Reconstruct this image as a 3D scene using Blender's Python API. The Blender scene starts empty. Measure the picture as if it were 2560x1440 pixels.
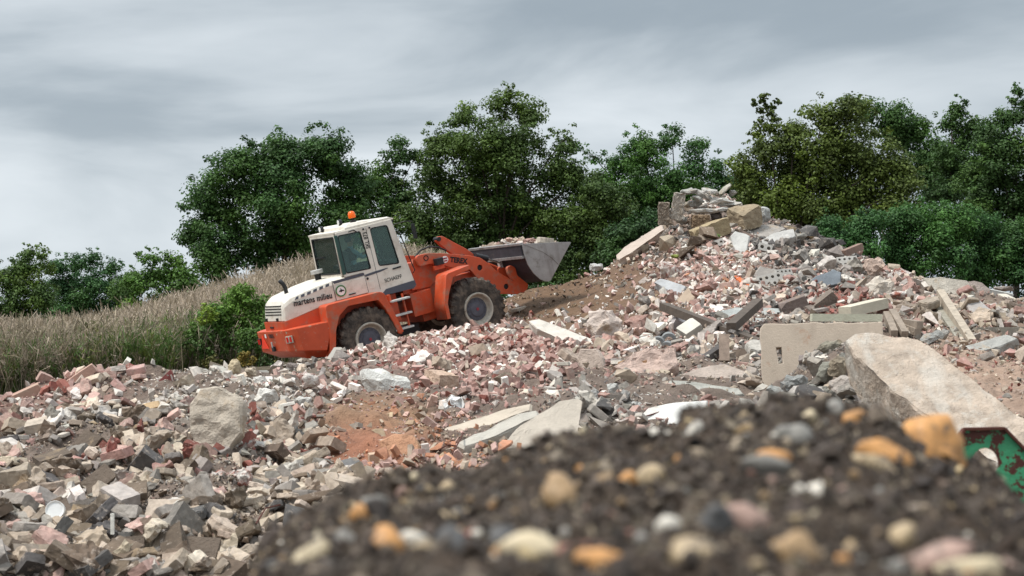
import bpy, bmesh, math, random
import numpy as np
from mathutils import Vector, Matrix, Euler, noise as mnoise
R_ = math.radians
sc = bpy.context.scene
col = sc.collection
random.seed(7)
rng = np.random.default_rng(11)

# ------------------------------------------------------------------ camera
FPX = 2560*70/36.0                      # focal length in photo pixels (photo is 2560 wide)
CZ = 1.6
PIT = math.atan((850-720)/FPX)
cam_d = bpy.data.cameras.new('camera'); cam = bpy.data.objects.new('camera', cam_d); col.objects.link(cam)
cam_d.lens = 70; cam_d.sensor_width = 36; cam_d.clip_end = 3000; cam_d.clip_start = .05
cam.location = (0, 0, CZ); cam.rotation_euler = (R_(90)+PIT, 0, 0)
cam_d.dof.use_dof = True; cam_d.dof.focus_distance = 34; cam_d.dof.aperture_fstop = 6.3
sc.camera = cam
# ------------------------------------------------------------------ light
SUN_EL, SUN_AZ = R_(60), R_(-112)         # azimuth measured from +Y towards +X: high on the left, a little behind the camera
w = bpy.data.worlds.new('World'); sc.world = w; w.use_nodes = True
nt = w.node_tree; nt.nodes.clear(); N = nt.nodes; L = nt.links
def nd(tree, t, **kw):
    n = tree.nodes.new(t)
    for k, v in kw.items(): setattr(n, k, v)
    return n
sky = nd(nt, 'ShaderNodeTexSky', sky_type='NISHITA', sun_disc=False, sun_elevation=SUN_EL, sun_rotation=SUN_AZ)
tc = nd(nt, 'ShaderNodeTexCoord'); sep = nd(nt, 'ShaderNodeSeparateXYZ'); L.new(tc.outputs['Generated'], sep.inputs[0])
zadd = nd(nt, 'ShaderNodeMath', operation='ADD'); zadd.inputs[1].default_value = .26; L.new(sep.outputs['Z'], zadd.inputs[0])
zmax = nd(nt, 'ShaderNodeMath', operation='MAXIMUM'); zmax.inputs[1].default_value = .05; L.new(zadd.outputs[0], zmax.inputs[0])
dv = nd(nt, 'ShaderNodeVectorMath', operation='DIVIDE'); cmb = nd(nt, 'ShaderNodeCombineXYZ')
for i in range(3): L.new(zmax.outputs[0], cmb.inputs[i])
L.new(tc.outputs['Generated'], dv.inputs[0]); L.new(cmb.outputs[0], dv.inputs[1])
mp = nd(nt, 'ShaderNodeMapping'); mp.inputs['Location'].default_value = (5.1, 2.3, 0); mp.inputs['Rotation'].default_value = (0, 0, R_(-24)); mp.inputs['Scale'].default_value = (.72, .9, 0)
L.new(dv.outputs[0], mp.inputs[0])
cn = nd(nt, 'ShaderNodeTexNoise'); cn.inputs['Scale'].default_value = 2.1; cn.inputs['Detail'].default_value = 6; cn.inputs['Roughness'].default_value = .5; cn.inputs['Distortion'].default_value = .35
L.new(mp.outputs[0], cn.inputs['Vector'])
cr = nd(nt, 'ShaderNodeValToRGB'); cr.color_ramp.interpolation = 'B_SPLINE'
e = cr.color_ramp.elements
e[0].position = .36; e[0].color = (.28, .335, .385, 1)
e[1].position = .64; e[1].color = (.71, .76, .80, 1)
m_ = e.new(.48); m_.color = (.47, .525, .57, 1)
L.new(cn.outputs['Fac'], cr.inputs[0])
# overcast sky is brighter towards the zenith (above the frame), and slightly brighter haze at the horizon
up = nd(nt, 'ShaderNodeMapRange'); up.inputs['From Min'].default_value = .22; up.inputs['From Max'].default_value = .9; up.inputs['To Min'].default_value = 1.0; up.inputs['To Max'].default_value = 2.4
L.new(sep.outputs['Z'], up.inputs['Value'])
hz = nd(nt, 'ShaderNodeMapRange'); hz.inputs['From Min'].default_value = .0; hz.inputs['From Max'].default_value = .16; hz.inputs['To Min'].default_value = .45; hz.inputs['To Max'].default_value = 0
L.new(sep.outputs['Z'], hz.inputs['Value'])
hm = nd(nt, 'ShaderNodeMixRGB'); hm.inputs['Color2'].default_value = (.60, .66, .70, 1); L.new(hz.outputs[0], hm.inputs['Fac']); L.new(cr.outputs[0], hm.inputs['Color1'])
sm = nd(nt, 'ShaderNodeVectorMath', operation='SCALE'); L.new(hm.outputs[0], sm.inputs[0]); L.new(up.outputs[0], sm.inputs['Scale'])
b1 = nd(nt, 'ShaderNodeBackground'); L.new(sky.outputs[0], b1.inputs[0]); b1.inputs[1].default_value = .05
b2 = nd(nt, 'ShaderNodeBackground'); L.new(sm.outputs[0], b2.inputs[0]); b2.inputs[1].default_value = 1.0
mx = nd(nt, 'ShaderNodeMixShader'); mx.inputs[0].default_value = .93; L.new(b1.outputs[0], mx.inputs[1]); L.new(b2.outputs[0], mx.inputs[2])
wo = nd(nt, 'ShaderNodeOutputWorld'); L.new(mx.outputs[0], wo.inputs[0])
sd = bpy.data.lights.new('sun', 'SUN'); sun = bpy.data.objects.new('sun', sd); col.objects.link(sun)
sd.energy = 3.0; sd.angle = R_(10); sd.color = (1, .965, .91)
sdir = Vector((math.sin(SUN_AZ)*math.cos(SUN_EL), math.cos(SUN_AZ)*math.cos(SUN_EL), math.sin(SUN_EL)))
sun.rotation_euler = sdir.to_track_quat('Z', 'Y').to_euler()
sc.view_settings.view_transform = 'Standard'; sc.view_settings.look = 'None'; sc.view_settings.exposure = 0.27; sc.view_settings.gamma = 1
sc.cycles.use_denoising = True; sc.cycles.max_bounces = 6; sc.cycles.transparent_max_bounces = 12

# ------------------------------------------------------------------ pixel <-> world helpers (photo pixels, 2560 x 1440)
def ray(px, py):
    x = (np.asarray(px, float)-1280)/FPX; z = (720-np.asarray(py, float))/FPX
    return np.stack(np.broadcast_arrays(x, math.cos(PIT)-z*math.sin(PIT), math.sin(PIT)+z*math.cos(PIT)), -1)
def at(px, py, Y):
    d = ray(px, py); return np.array([0, 0, CZ])+d*(np.asarray(Y)/d[..., 1])[..., None]
def zof(py, Y):
    z = (720-np.asarray(py, float))/FPX
    return CZ+Y*(math.sin(PIT)+z*math.cos(PIT))/(math.cos(PIT)-z*math.sin(PIT))
def pyof(z, Y):
    t = (np.asarray(z)-CZ)/Y; c, s = math.cos(PIT), math.sin(PIT)
    return 720-FPX*(t*c-s)/(c+t*s)
def proj(P):
    P = np.asarray(P, float)-np.array([0, 0, CZ]); c, s = math.cos(PIT), math.sin(PIT)
    y = P[..., 1]*c+P[..., 2]*s; z = -P[..., 1]*s+P[..., 2]*c
    return 1280+FPX*P[..., 0]/y, 720-FPX*z/y

def vnoise(x, y, seed=0):
    xi = np.floor(x).astype(np.int64); yi = np.floor(y).astype(np.int64); fx = x-xi; fy = y-yi
    fx = fx*fx*(3-2*fx); fy = fy*fy*(3-2*fy)
    def h(a, b):
        n = (a*374761393+b*668265263+seed*974634777) & 0x7fffffff
        n = ((n ^ (n >> 13))*1274126177) & 0x7fffffff
        return ((n ^ (n >> 16)) & 0xffff)/65535.0*2-1
    return (h(xi, yi)*(1-fx)+h(xi+1, yi)*fx)*(1-fy)+(h(xi, yi+1)*(1-fx)+h(xi+1, yi+1)*fx)*fy

# ------------------------------------------------------------------ materials
MATS = {}
def mat(name, base=(.5, .5, .5), rough=.8, var=.25, vs=6., bump=.3, bs=30., metallic=0., dust=None, spec=.35, dist=.02, coord='world', streak=None):
    m = bpy.data.materials.new(name); m.use_nodes = True; t = m.node_tree; t.nodes.clear(); K = t.links
    out = nd(t, 'ShaderNodeOutputMaterial'); p = nd(t, 'ShaderNodeBsdfPrincipled'); K.new(p.outputs[0], out.inputs[0])
    p.inputs['Roughness'].default_value = rough; p.inputs['Metallic'].default_value = metallic; p.inputs['Specular IOR Level'].default_value = spec
    if coord == 'world': g = nd(t, 'ShaderNodeNewGeometry').outputs['Position']
    else: g = nd(t, 'ShaderNodeTexCoord').outputs['Object']
    if base == 'OBJ': c = nd(t, 'ShaderNodeObjectInfo').outputs['Color']
    elif base == 'ATT': c = nd(t, 'ShaderNodeAttribute', attribute_name='col').outputs['Color']
    else:
        r = nd(t, 'ShaderNodeRGB'); r.outputs[0].default_value = (*base, 1); c = r.outputs[0]
    n = nd(t, 'ShaderNodeTexNoise'); n.inputs['Scale'].default_value = vs; n.inputs['Detail'].default_value = 6; n.inputs['Roughness'].default_value = .65; K.new(g, n.inputs['Vector'])
    mr = nd(t, 'ShaderNodeMapRange'); mr.inputs['From Min'].default_value = .25; mr.inputs['From Max'].default_value = .75; mr.inputs['To Min'].default_value = 1-var; mr.inputs['To Max'].default_value = 1+var; K.new(n.outputs['Fac'], mr.inputs['Value'])
    v = nd(t, 'ShaderNodeVectorMath', operation='SCALE'); K.new(c, v.inputs[0]); K.new(mr.outputs[0], v.inputs['Scale']); c = v.outputs[0]
    if dust:
        dc, lo, hi, ds = dust
        n2 = nd(t, 'ShaderNodeTexNoise'); n2.inputs['Scale'].default_value = ds; n2.inputs['Detail'].default_value = 5; n2.inputs['Roughness'].default_value = .7
        off = nd(t, 'ShaderNodeVectorMath', operation='ADD'); off.inputs[1].default_value = (7.3, 2.1, 5.5); K.new(g, off.inputs[0]); K.new(off.outputs[0], n2.inputs['Vector'])
        m2 = nd(t, 'ShaderNodeMapRange'); m2.inputs['From Min'].default_value = lo; m2.inputs['From Max'].default_value = hi; K.new(n2.outputs['Fac'], m2.inputs['Value'])
        x = nd(t, 'ShaderNodeMixRGB'); x.inputs['Color2'].default_value = (*dc, 1); K.new(m2.outputs[0], x.inputs['Fac']); K.new(c, x.inputs['Color1']); c = x.outputs[0]
    if streak:
        scol, amt, ss = streak[:3]
        mpn = nd(t, 'ShaderNodeMapping'); mpn.inputs['Scale'].default_value = (ss, ss, ss*.12) if len(streak) == 3 else (ss*.09, ss, ss*.5); K.new(g, mpn.inputs[0])
        if len(streak) > 3:
            mr_ = nd(t, 'ShaderNodeMapping'); mr_.inputs['Rotation'].default_value = (0, 0, -streak[3]); K.new(g, mr_.inputs[0]); K.new(mr_.outputs[0], mpn.inputs[0])
        n3 = nd(t, 'ShaderNodeTexNoise'); n3.inputs['Scale'].default_value = 1; n3.inputs['Detail'].default_value = 4; K.new(mpn.outputs[0], n3.inputs['Vector'])
        m3 = nd(t, 'ShaderNodeMapRange'); m3.inputs['From Min'].default_value = .5; m3.inputs['From Max'].default_value = .72; m3.inputs['To Max'].default_value = amt; K.new(n3.outputs['Fac'], m3.inputs['Value'])
        x = nd(t, 'ShaderNodeMixRGB'); x.inputs['Color2'].default_value = (*scol, 1); K.new(m3.outputs[0], x.inputs['Fac']); K.new(c, x.inputs['Color1']); c = x.outputs[0]
    K.new(c, p.inputs['Base Color'])
    if bump:
        nb = nd(t, 'ShaderNodeTexNoise'); nb.inputs['Scale'].default_value = bs; nb.inputs['Detail'].default_value = 4; nb.inputs['Roughness'].default_value = .7; K.new(g, nb.inputs['Vector'])
        bb = nd(t, 'ShaderNodeBump'); bb.inputs['Strength'].default_value = bump; bb.inputs['Distance'].default_value = dist; K.new(nb.outputs['Fac'], bb.inputs['Height']); K.new(bb.outputs[0], p.inputs['Normal'])
    MATS[name] = m; return m
WH = (.66, .60, .53)
M_obj = mat('rubble_stone', 'OBJ', .9, .34, 14, .55, 90, dust=((.44, .37, .31), .56, .72, 16), dist=.010)
M_objs = mat('rubble_stone_merged', 'ATT', .9, .34, 14, .55, 90, dust=((.44, .37, .31), .56, .72, 16), dist=.010)
M_brickw = mat('brick_and_mortar', (.27, .10, .07), .9, .4, 8, .8, 30, dust=((.60, .55, .50), .42, .56, 7), dist=.04)
M_ground = mat('rubble_dust_ground', 'ATT', .95, .35, 5, .9, 18, dist=.06)
M_soil = mat('dark_soil', (.054, .038, .027), .85, .6, 60, .9, 190, dust=((.15, .115, .08), .54, .78, 38), dist=.006, spec=.3)
M_peb = mat('pebble', 'OBJ', .5, .4, 55, .3, 160, dist=.003, spec=.4, dust=((.11, .085, .065), .55, .68, 45))
M_pebs = mat('soil_grit', 'ATT', .7, .3, 70, .2, 200, dist=.002)
M_slab = mat('pale_concrete', 'OBJ', .9, .16, 3, .6, 35, dust=((.36, .29, .21), .58, .78, 1.4), dist=.02)
M_slabr = mat('weathered_concrete', 'OBJ', .92, .28, 5, .9, 22, dust=((.36, .26, .16), .56, .74, 3.2), dist=.04)
M_wood = mat('grey_timber', 'OBJ', .8, .35, 9, .5, 40, dist=.01)
M_orange = mat('orange_paint', (.52, .074, .023), .52, .18, 2.5, .08, 60, dust=((.27, .18, .125), .50, .76, 3.6), dist=.004, spec=.45, coord='obj')
M_orangeb = mat('scuffed_orange_paint', (.52, .072, .023), .52, .16, 3, .08, 60, dust=((.42, .32, .23), .60, .66, 7), dist=.004, spec=.45, coord='obj')
M_white = mat('cream_white_paint', (.68, .63, .55), .5, .10, 3, .05, 60, dust=((.42, .35, .27), .52, .80, 3.4), dist=.004, spec=.45, coord='obj')
M_tyre = mat('dusty_rubber', (.045, .037, .032), .9, .35, 8, .4, 60, dust=((.17, .13, .10), .44, .70, 5), dist=.01, coord='obj')
M_rim = mat('dusty_rim_paint', (.42, .38, .32), .6, .25, 9, .1, 60, dust=((.16, .12, .09), .52, .75, 8), coord='obj')
M_hub = mat('dark_hub', (.085, .085, .105), .6, .3, 9, .1, 60, coord='obj')
M_pillar = mat('teal_pillar_rubber', (.03, .075, .065), .35, .1, 9, 0, coord='obj')
M_red = mat('red_paint', (.28, .03, .045), .5, .1, 9, 0, coord='obj')
M_dark = mat('dark_steel', (.018, .018, .02), .55, .2, 9, .1, 60, coord='obj')
M_grey = mat('grey_stripe_paint', (.075, .08, .10), .5, .1, 9, 0, coord='obj')
M_step = mat('galvanised_step', (.45, .44, .42), .5, .25, 12, .1, 60, coord='obj')
M_bucket = mat('worn_bucket_steel', (.34, .32, .31), .48, .22, 3, .2, 40, metallic=.45, dust=((.14, .11, .09), .55, .75, 3), dist=.006, coord='obj', streak=((.14, .11, .10), .5, 6))
M_bback = mat('dark_bucket_paint', (.050, .046, .055), .6, .3, 5, .2, 40, dust=((.16, .13, .11), .58, .78, 4), coord='obj')
M_black = mat('black_print', (.012, .012, .014), .6, 0, 5, 0)
M_greenpr = mat('green_print', (.05, .17, .05), .6, 0, 5, 0)
M_whitepr = mat('white_print', (.75, .75, .73), .6, 0, 5, 0)
M_redlamp = mat('red_lamp_lens', (.60, .02, .015), .25, .1, 5, 0)
M_tri = mat('red_reflective_plate', (.85, .06, .03), .4, .05, 5, 0)
M_beacon = mat('orange_beacon_lens', (.80, .13, .01), .2, .05, 5, 0)
M_chrome = mat('hydraulic_rod', (.6, .6, .6), .25, .05, 5, 0, metallic=1)
M_inter = mat('cab_interior_plastic', (.075, .085, .085), .7, .2, 5, 0)
M_green = mat('flaking_green_paint', (.05, .27, .13), .55, .25, 8, .5, 40, dust=((.075, .022, .015), .50, .53, 16), dist=.01)
M_rust = mat('rusty_steel', (.09, .03, .02), .85, .3, 20, .5, 60, dist=.006)
M_road = mat('old_concrete_road', (.23, .225, .20), .9, .12, 2, .2, 20)
M_plastic = mat('white_plastic', (.72, .72, .70), .4, .08, 8, 0)
M_skin = mat('skin', (.42, .23, .16), .6, .05, 5, 0); M_hair = mat('dark_hair', (.02, .015, .012), .7, .1, 5, 0)
M_shirt = mat('light_blue_shirt', (.26, .40, .52), .85, .1, 9, 0); M_trou = mat('navy_trousers', (.015, .02, .035), .85, .1, 9, 0); M_jack = mat('dark_vest', (.015, .017, .022), .85, .1, 9, 0)
def leafmat(name, transl=.25):
    m = bpy.data.materials.new(name); m.use_nodes = True; t = m.node_tree; t.nodes.clear(); K = t.links
    out = nd(t, 'ShaderNodeOutputMaterial'); a = nd(t, 'ShaderNodeAttribute', attribute_name='col')
    d = nd(t, 'ShaderNodeBsdfPrincipled'); d.inputs['Roughness'].default_value = .55; d.inputs['Specular IOR Level'].default_value = .25
    tr = nd(t, 'ShaderNodeBsdfTranslucent'); x = nd(t, 'ShaderNodeMixShader'); x.inputs[0].default_value = transl
    K.new(a.outputs['Color'], d.inputs['Base Color']); K.new(a.outputs['Color'], tr.inputs['Color']); K.new(d.outputs[0], x.inputs[1]); K.new(tr.outputs[0], x.inputs[2]); K.new(x.outputs[0], out.inputs[0]); return m
M_leaf = leafmat('leaves', .28); M_grass = leafmat('grass_blades', .2)
M_bark = mat('bark', (.06, .045, .035), .95, .4, 12, .8, 30)
def glassmat():
    m = bpy.data.materials.new('cab_glass'); m.use_nodes = True; t = m.node_tree; t.nodes.clear(); K = t.links
    out = nd(t, 'ShaderNodeOutputMaterial'); tr = nd(t, 'ShaderNodeBsdfTransparent'); tr.inputs[0].default_value = (.82, .94, .90, 1)
    gl = nd(t, 'ShaderNodeBsdfGlossy'); gl.inputs['Roughness'].default_value = .03; gl.inputs[0].default_value = (.8, .9, .88, 1); df = nd(t, 'ShaderNodeBsdfDiffuse'); df.inputs[0].default_value = (.22, .33, .31, 1); dm = nd(t, 'ShaderNodeMixShader'); dm.inputs[0].default_value = .10; K.new(tr.outputs[0], dm.inputs[1]); K.new(df.outputs[0], dm.inputs[2])
    x = nd(t, 'ShaderNodeMixShader'); lw = nd(t, 'ShaderNodeFresnel'); lw.inputs[0].default_value = 1.5; K.new(lw.outputs[0], x.inputs[0]); K.new(dm.outputs[0], x.inputs[1]); K.new(gl.outputs[0], x.inputs[2]); K.new(x.outputs[0], out.inputs[0]); return m
M_glass = glassmat()

# ------------------------------------------------------------------ object helpers
def tag(o, label=None, cat=None, group=None, kind=None):
    if label: o['label'] = label
    if cat: o['category'] = cat
    if group: o['group'] = group
    if kind or cat: o['kind'] = kind or 'thing'
    return o
def link(name, me, m=None, parent=None):
    o = bpy.data.objects.new(name, me); col.objects.link(o)
    if m is not None: me.materials.append(m)
    if parent is not None: o.parent = parent
    return o
def empty(name, M=None, loc=None):
    o = bpy.data.objects.new(name, None); col.objects.link(o); o.empty_display_size = .2
    if M is not None: o.matrix_world = M
    if loc is not None: o.location = loc
    return o
def npmesh(name, V, F, colors=None, smooth=False):
    """V (n,3), F (m,k) with constant k; colors (n,3) per vertex"""
    me = bpy.data.meshes.new(name); V = np.ascontiguousarray(V, np.float32); F = np.ascontiguousarray(F, np.int32); k = F.shape[1]
    me.vertices.add(len(V)); me.vertices.foreach_set('co', V.ravel())
    me.loops.add(F.size); me.loops.foreach_set('vertex_index', F.ravel())
    me.polygons.add(len(F)); me.polygons.foreach_set('loop_start', np.arange(0, F.size, k, dtype=np.int32))
    me.update(calc_edges=True)
    me.polygons.foreach_set('use_smooth', np.full(len(F), bool(smooth)))
    if colors is not None:
        a = me.color_attributes.new('col', 'FLOAT_COLOR', 'POINT')
        a.data.foreach_set('color', np.concatenate([colors, np.ones((len(V), 1))], 1).astype(np.float32).ravel())
    return me
def b2m(name, bm):
    me = bpy.data.meshes.new(name); bm.to_mesh(me); bm.free(); return me
def in_poly(x, y, poly):
    x = np.asarray(x); y = np.asarray(y); ins = np.zeros(x.shape, bool); n = len(poly); j = n-1
    for i in range(n):
        xi, yi = poly[i]; xj, yj = poly[j]
        c = ((yi > y) != (yj > y)) & (x < (xj-xi)*(y-yi)/((yj-yi) or 1e-9)+xi)
        ins ^= c; j = i
    return ins

# ------------------------------------------------------------------ terrain: rows of the ground surface at given distances
ROWS = {
 4: [(0, 2841)], 13.2: [(0, 1453)],
 14.2: [(0, 1400), (700, 1412), (1200, 1400), (2560, 1400)],
 16: [(-400, 1320), (0, 1300), (300, 1290), (560, 1285), (700, 1260), (1000, 1210), (1500, 1200), (2560, 1200)],
 18: [(-400, 1220), (0, 1190), (300, 1150), (600, 1140), (1000, 1110), (1300, 1100), (1800, 1060), (2560, 1130)],
 21: [(-400, 1130), (0, 1095), (300, 1055), (600, 1030), (900, 1065), (1100, 1065), (1400, 1030), (1900, 1020), (2010, 985), (2090, 930), (2150, 925), (2300, 1010), (2560, 1060)],
 24: [(-400, 1060), (0, 1012), (120, 985), (220, 965), (400, 955), (600, 948), (720, 955), (900, 1000), (1200, 1010), (1500, 990), (1900, 990), (1950, 960), (2010, 905), (2060, 875), (2120, 862), (2180, 870), (2260, 960), (2560, 1010)],
 27: [(-400, 1140), (0, 1065), (300, 1020), (550, 990), (700, 965), (900, 955), (1100, 970), (1500, 960), (1900, 965), (2560, 970)],
 32: [(-400, 1100), (0, 1080), (400, 1040), (650, 985), (850, 935), (1000, 935), (1300, 935), (1600, 905), (1900, 885), (2300, 885), (2560, 905), (2900, 930)],
 38: [(-400, 1055), (0, 1050), (400, 1020), (640, 975), (740, 945), (850, 912), (1000, 893), (1150, 875), (1300, 865), (1500, 850), (1700, 820), (1900, 790), (2200, 765), (2560, 800), (3000, 850)],
 43.5: [(-400, 1025), (0, 1020), (500, 975), (660, 945), (740, 925), (850, 890), (930, 868), (1000, 856), (1100, 830), (1180, 818), (1250, 815), (1330, 812), (1450, 790), (1600, 750), (1800, 690), (2000, 680), (2300, 700), (2560, 755), (3000, 830)],
 45.3: [(-400, 1020), (0, 1015), (500, 965), (700, 945), (935, 938), (1210, 862), (1330, 815), (1450, 780), (1600, 735), (1800, 660), (2000, 655), (2300, 700), (2560, 765), (3000, 840)],
 50.3: [(-400, 1000), (0, 1000), (300, 970), (600, 930), (760, 920), (1000, 885), (1250, 815), (1330, 785), (1400, 755), (1500, 722), (1600, 690), (1650, 650), (1700, 570), (1760, 545), (1840, 545), (1900, 570), (2050, 620), (2200, 690), (2300, 720), (2560, 775), (3000, 850)],
 52.5: [(-400, 990), (0, 990), (600, 930), (900, 900), (1100, 860), (1200, 800), (1250, 752), (1320, 722), (1400, 712), (1500, 685), (1560, 632), (1650, 560), (1690, 520), (1730, 496), (1820, 490), (1860, 520), (1900, 540), (2050, 592), (2200, 665), (2300, 705), (2560, 770), (3000, 850)],
 57: [(-400, 975), (0, 975), (600, 925), (900, 905), (1200, 880), (1600, 870), (1900, 870), (2560, 880)],
 60: [(-400, 960), (0, 958), (300, 930), (500, 905), (700, 895), (1000, 880), (1300, 880), (2560, 890)],
 66: [(-400, 925), (0, 912), (300, 890), (500, 850), (700, 805), (780, 790), (1000, 760), (1150, 790), (1300, 850), (2560, 880)],
 75: [(-400, 895), (0, 882), (200, 872), (300, 855), (500, 795), (780, 718), (1000, 690), (1100, 705), (1300, 790), (1600, 830), (2560, 850)],
 90: [(-400, 880), (0, 870), (300, 850), (500, 800), (780, 740), (1000, 720), (1300, 790), (1600, 830), (2560, 850)],
 130: [(0, 875), (2560, 875)]}
RY = np.array(sorted(ROWS)); 
def zbase(px, Y):
    px = np.asarray(px, float); Y = np.clip(np.asarray(Y, float), RY[0], RY[-1]); px, Y = np.broadcast_arrays(px, Y)
    zk = np.stack([zof(np.interp(px, [a for a, b in ROWS[k]], [b for a, b in ROWS[k]]), k) for k in RY], 0)
    i = np.clip(np.searchsorted(RY, Y, 'right')-1, 0, len(RY)-2); t = (Y-RY[i])/(RY[i+1]-RY[i]); t = np.clip(t, 0, 1)
    z = np.take_along_axis(zk, i[None], 0)[0]*(1-t)+np.take_along_axis(zk, i[None]+1, 0)[0]*t
    edge = np.clip((px+1000)/500, 0, 1)*np.clip((3600-px)/500, 0, 1)
    return np.maximum(z, .0)*edge
def pxof(x, Y): return 1280+FPX*np.asarray(x)/np.asarray(Y)
# loader frame (needed to keep the ground under its wheels)
RW = .77; LA, LP = R_(27), R_(14.4)
fwd = np.array([math.cos(LP)*math.cos(LA), math.cos(LP)*math.sin(LA), math.sin(LP)]); lft = np.array([-math.sin(LA), math.cos(LA), 0]); upv = np.cross(fwd, lft)
LM = np.stack([fwd, lft, upv], 1); LO = at(927, 848, 46.5)-LM@np.array([0, -1.15, RW])
def terrain(x, Y, rough=True):
    px = pxof(x, Y); z = zbase(px, Y)
    if rough:
        a = np.clip((np.asarray(Y)-12.5)/2, 0, 1)*np.clip((58-np.asarray(Y))/2, .4, 1)
        a = a*np.where((px > 1230) & (px < 1640) & (Y > 47) & (Y < 58), .45, 1)
        z = z+a*np.where((Y < 30), 1.5, 1.)*(.10*vnoise(x/.9, Y/.9, 3)+.06*vnoise(x/.35, Y/.35, 4)+.03*vnoise(x/.13, Y/.13, 5))
    # ground under the loader
    P = np.stack(np.broadcast_arrays(x, Y, z), -1)-LO; q = P@LM
    zp = LO[2]-((x-LO[0])*upv[0]+(Y-LO[1])*upv[1])/upv[2]
    inside = np.clip((q[..., 0]+3.2)/.5, 0, 1)*np.clip((4.6-q[..., 0])/.7, 0, 1)*np.clip((q[..., 1]+1.75)/.25, 0, 1)*np.clip((2.1-q[..., 1])/.4, 0, 1)
    z = z*(1-inside)+np.minimum(z, zp-.01)*inside
    con = np.clip((q[..., 0]+1.2)/.4, 0, 1)*np.clip((4.0-q[..., 0])/.5, 0, 1)*np.clip((q[..., 1]+1.6)/.2, 0, 1)*np.clip((1.9-q[..., 1])/.3, 0, 1)
    z = z*(1-con)+(zp-.01)*con
    return z
def loader_q(x, Y):
    zp = LO[2]-((x-LO[0])*upv[0]+(Y-LO[1])*upv[1])/upv[2]
    return (np.stack(np.broadcast_arrays(x, Y, zp), -1)-LO)@LM
_py_cols = np.arange(-400, 3001, 10.); _py_Y = np.concatenate([np.arange(13.3, 30, .08), np.arange(30, 56, .15)])
_G = pyof(terrain((_py_cols[:, None]-1280)/FPX*_py_Y[None], np.broadcast_to(_py_Y[None], (len(_py_cols), len(_py_Y))), False), _py_Y[None])
_GM = np.minimum.accumulate(_G, 1)
def Yat(px, py):
    i = int(np.clip(round((px+400)/10), 0, len(_py_cols)-1)); k = np.argmax(_GM[i] <= py) if (_GM[i] <= py).any() else int(np.argmin(_G[i]))
    return float(_py_Y[k])

# ground colour by place; darkened under the near pile so its gaps look shaded
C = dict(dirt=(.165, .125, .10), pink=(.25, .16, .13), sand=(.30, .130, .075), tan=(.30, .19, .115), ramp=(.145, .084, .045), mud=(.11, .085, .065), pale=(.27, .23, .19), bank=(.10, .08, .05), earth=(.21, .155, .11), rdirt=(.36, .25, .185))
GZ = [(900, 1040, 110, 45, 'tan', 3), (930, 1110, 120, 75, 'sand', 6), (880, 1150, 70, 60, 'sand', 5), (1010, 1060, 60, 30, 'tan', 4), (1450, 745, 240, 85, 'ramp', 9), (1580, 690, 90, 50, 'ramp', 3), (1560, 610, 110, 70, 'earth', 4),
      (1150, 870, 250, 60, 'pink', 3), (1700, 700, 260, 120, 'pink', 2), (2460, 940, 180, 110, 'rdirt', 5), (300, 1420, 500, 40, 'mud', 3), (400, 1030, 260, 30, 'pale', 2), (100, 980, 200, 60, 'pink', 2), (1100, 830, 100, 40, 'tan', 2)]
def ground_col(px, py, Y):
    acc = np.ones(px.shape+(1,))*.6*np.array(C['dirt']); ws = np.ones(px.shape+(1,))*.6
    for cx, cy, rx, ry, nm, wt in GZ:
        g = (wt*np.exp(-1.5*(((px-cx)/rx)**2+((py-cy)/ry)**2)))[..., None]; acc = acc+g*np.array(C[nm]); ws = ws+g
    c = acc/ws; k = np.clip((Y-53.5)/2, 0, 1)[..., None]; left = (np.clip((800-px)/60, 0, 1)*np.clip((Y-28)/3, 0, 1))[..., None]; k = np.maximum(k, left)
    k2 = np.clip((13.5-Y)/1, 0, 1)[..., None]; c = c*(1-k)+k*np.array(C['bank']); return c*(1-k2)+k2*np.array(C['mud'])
us = np.concatenate([np.arange(-1000, -200, 14), np.arange(-200, 2760, 4.2), np.arange(2760, 3601, 14)])
ys = np.concatenate([np.arange(4, 13, .25), np.arange(13, 30, .045), np.arange(30, 58, .075), np.arange(58, 131, .6)])
Yg, Pg = np.meshgrid(ys, us, indexing='ij'); Xg = (Pg-1280)/FPX*Yg
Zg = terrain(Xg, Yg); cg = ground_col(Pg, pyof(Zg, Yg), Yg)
nr, nc = Yg.shape; idx = np.arange(nr*nc).reshape(nr, nc)
Fq = np.stack([idx[:-1, :-1], idx[:-1, 1:], idx[1:, 1:], idx[1:, :-1]], -1).reshape(-1, 4)
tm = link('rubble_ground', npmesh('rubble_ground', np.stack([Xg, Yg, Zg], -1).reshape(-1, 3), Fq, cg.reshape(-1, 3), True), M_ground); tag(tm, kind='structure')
def sheet(name, s, z, m):
    bm = bmesh.new(); bmesh.ops.create_grid(bm, x_segments=20, y_segments=20, size=s); me = b2m(name, bm); o = link(name, me, m); o.location = (0, 0, z); return o
tag(sheet('ground', 1500, -.12, mat('field_ground', C['mud'], .95, .3, .8, .5, 8)), kind='structure')
# concrete road strip behind the left pile
bm = bmesh.new(); pts = [at(480, 950, 44.0), at(760, 948, 44.6), at(760, 924, 49.0), at(500, 928, 48.5)]
bmesh.ops.create_cube(bm, size=1); 
for v, (a, b) in zip(bm.verts, [(0, 0), (0, 0), (0, 1), (0, 1), (1, 0), (1, 0), (1, 1), (1, 1)]): pass
for v in bm.verts:
    i = (1 if v.co.x > 0 else 0); j = (1 if v.co.y > 0 else 0); p = pts[{(0, 0): 0, (1, 0): 1, (1, 1): 2, (0, 1): 3}[(i, j)]]; v.co = Vector((p[0], p[1], p[2]-(0 if v.co.z > 0 else .3)))
tag(link('road', b2m('road', bm), M_road), kind='structure')

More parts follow.
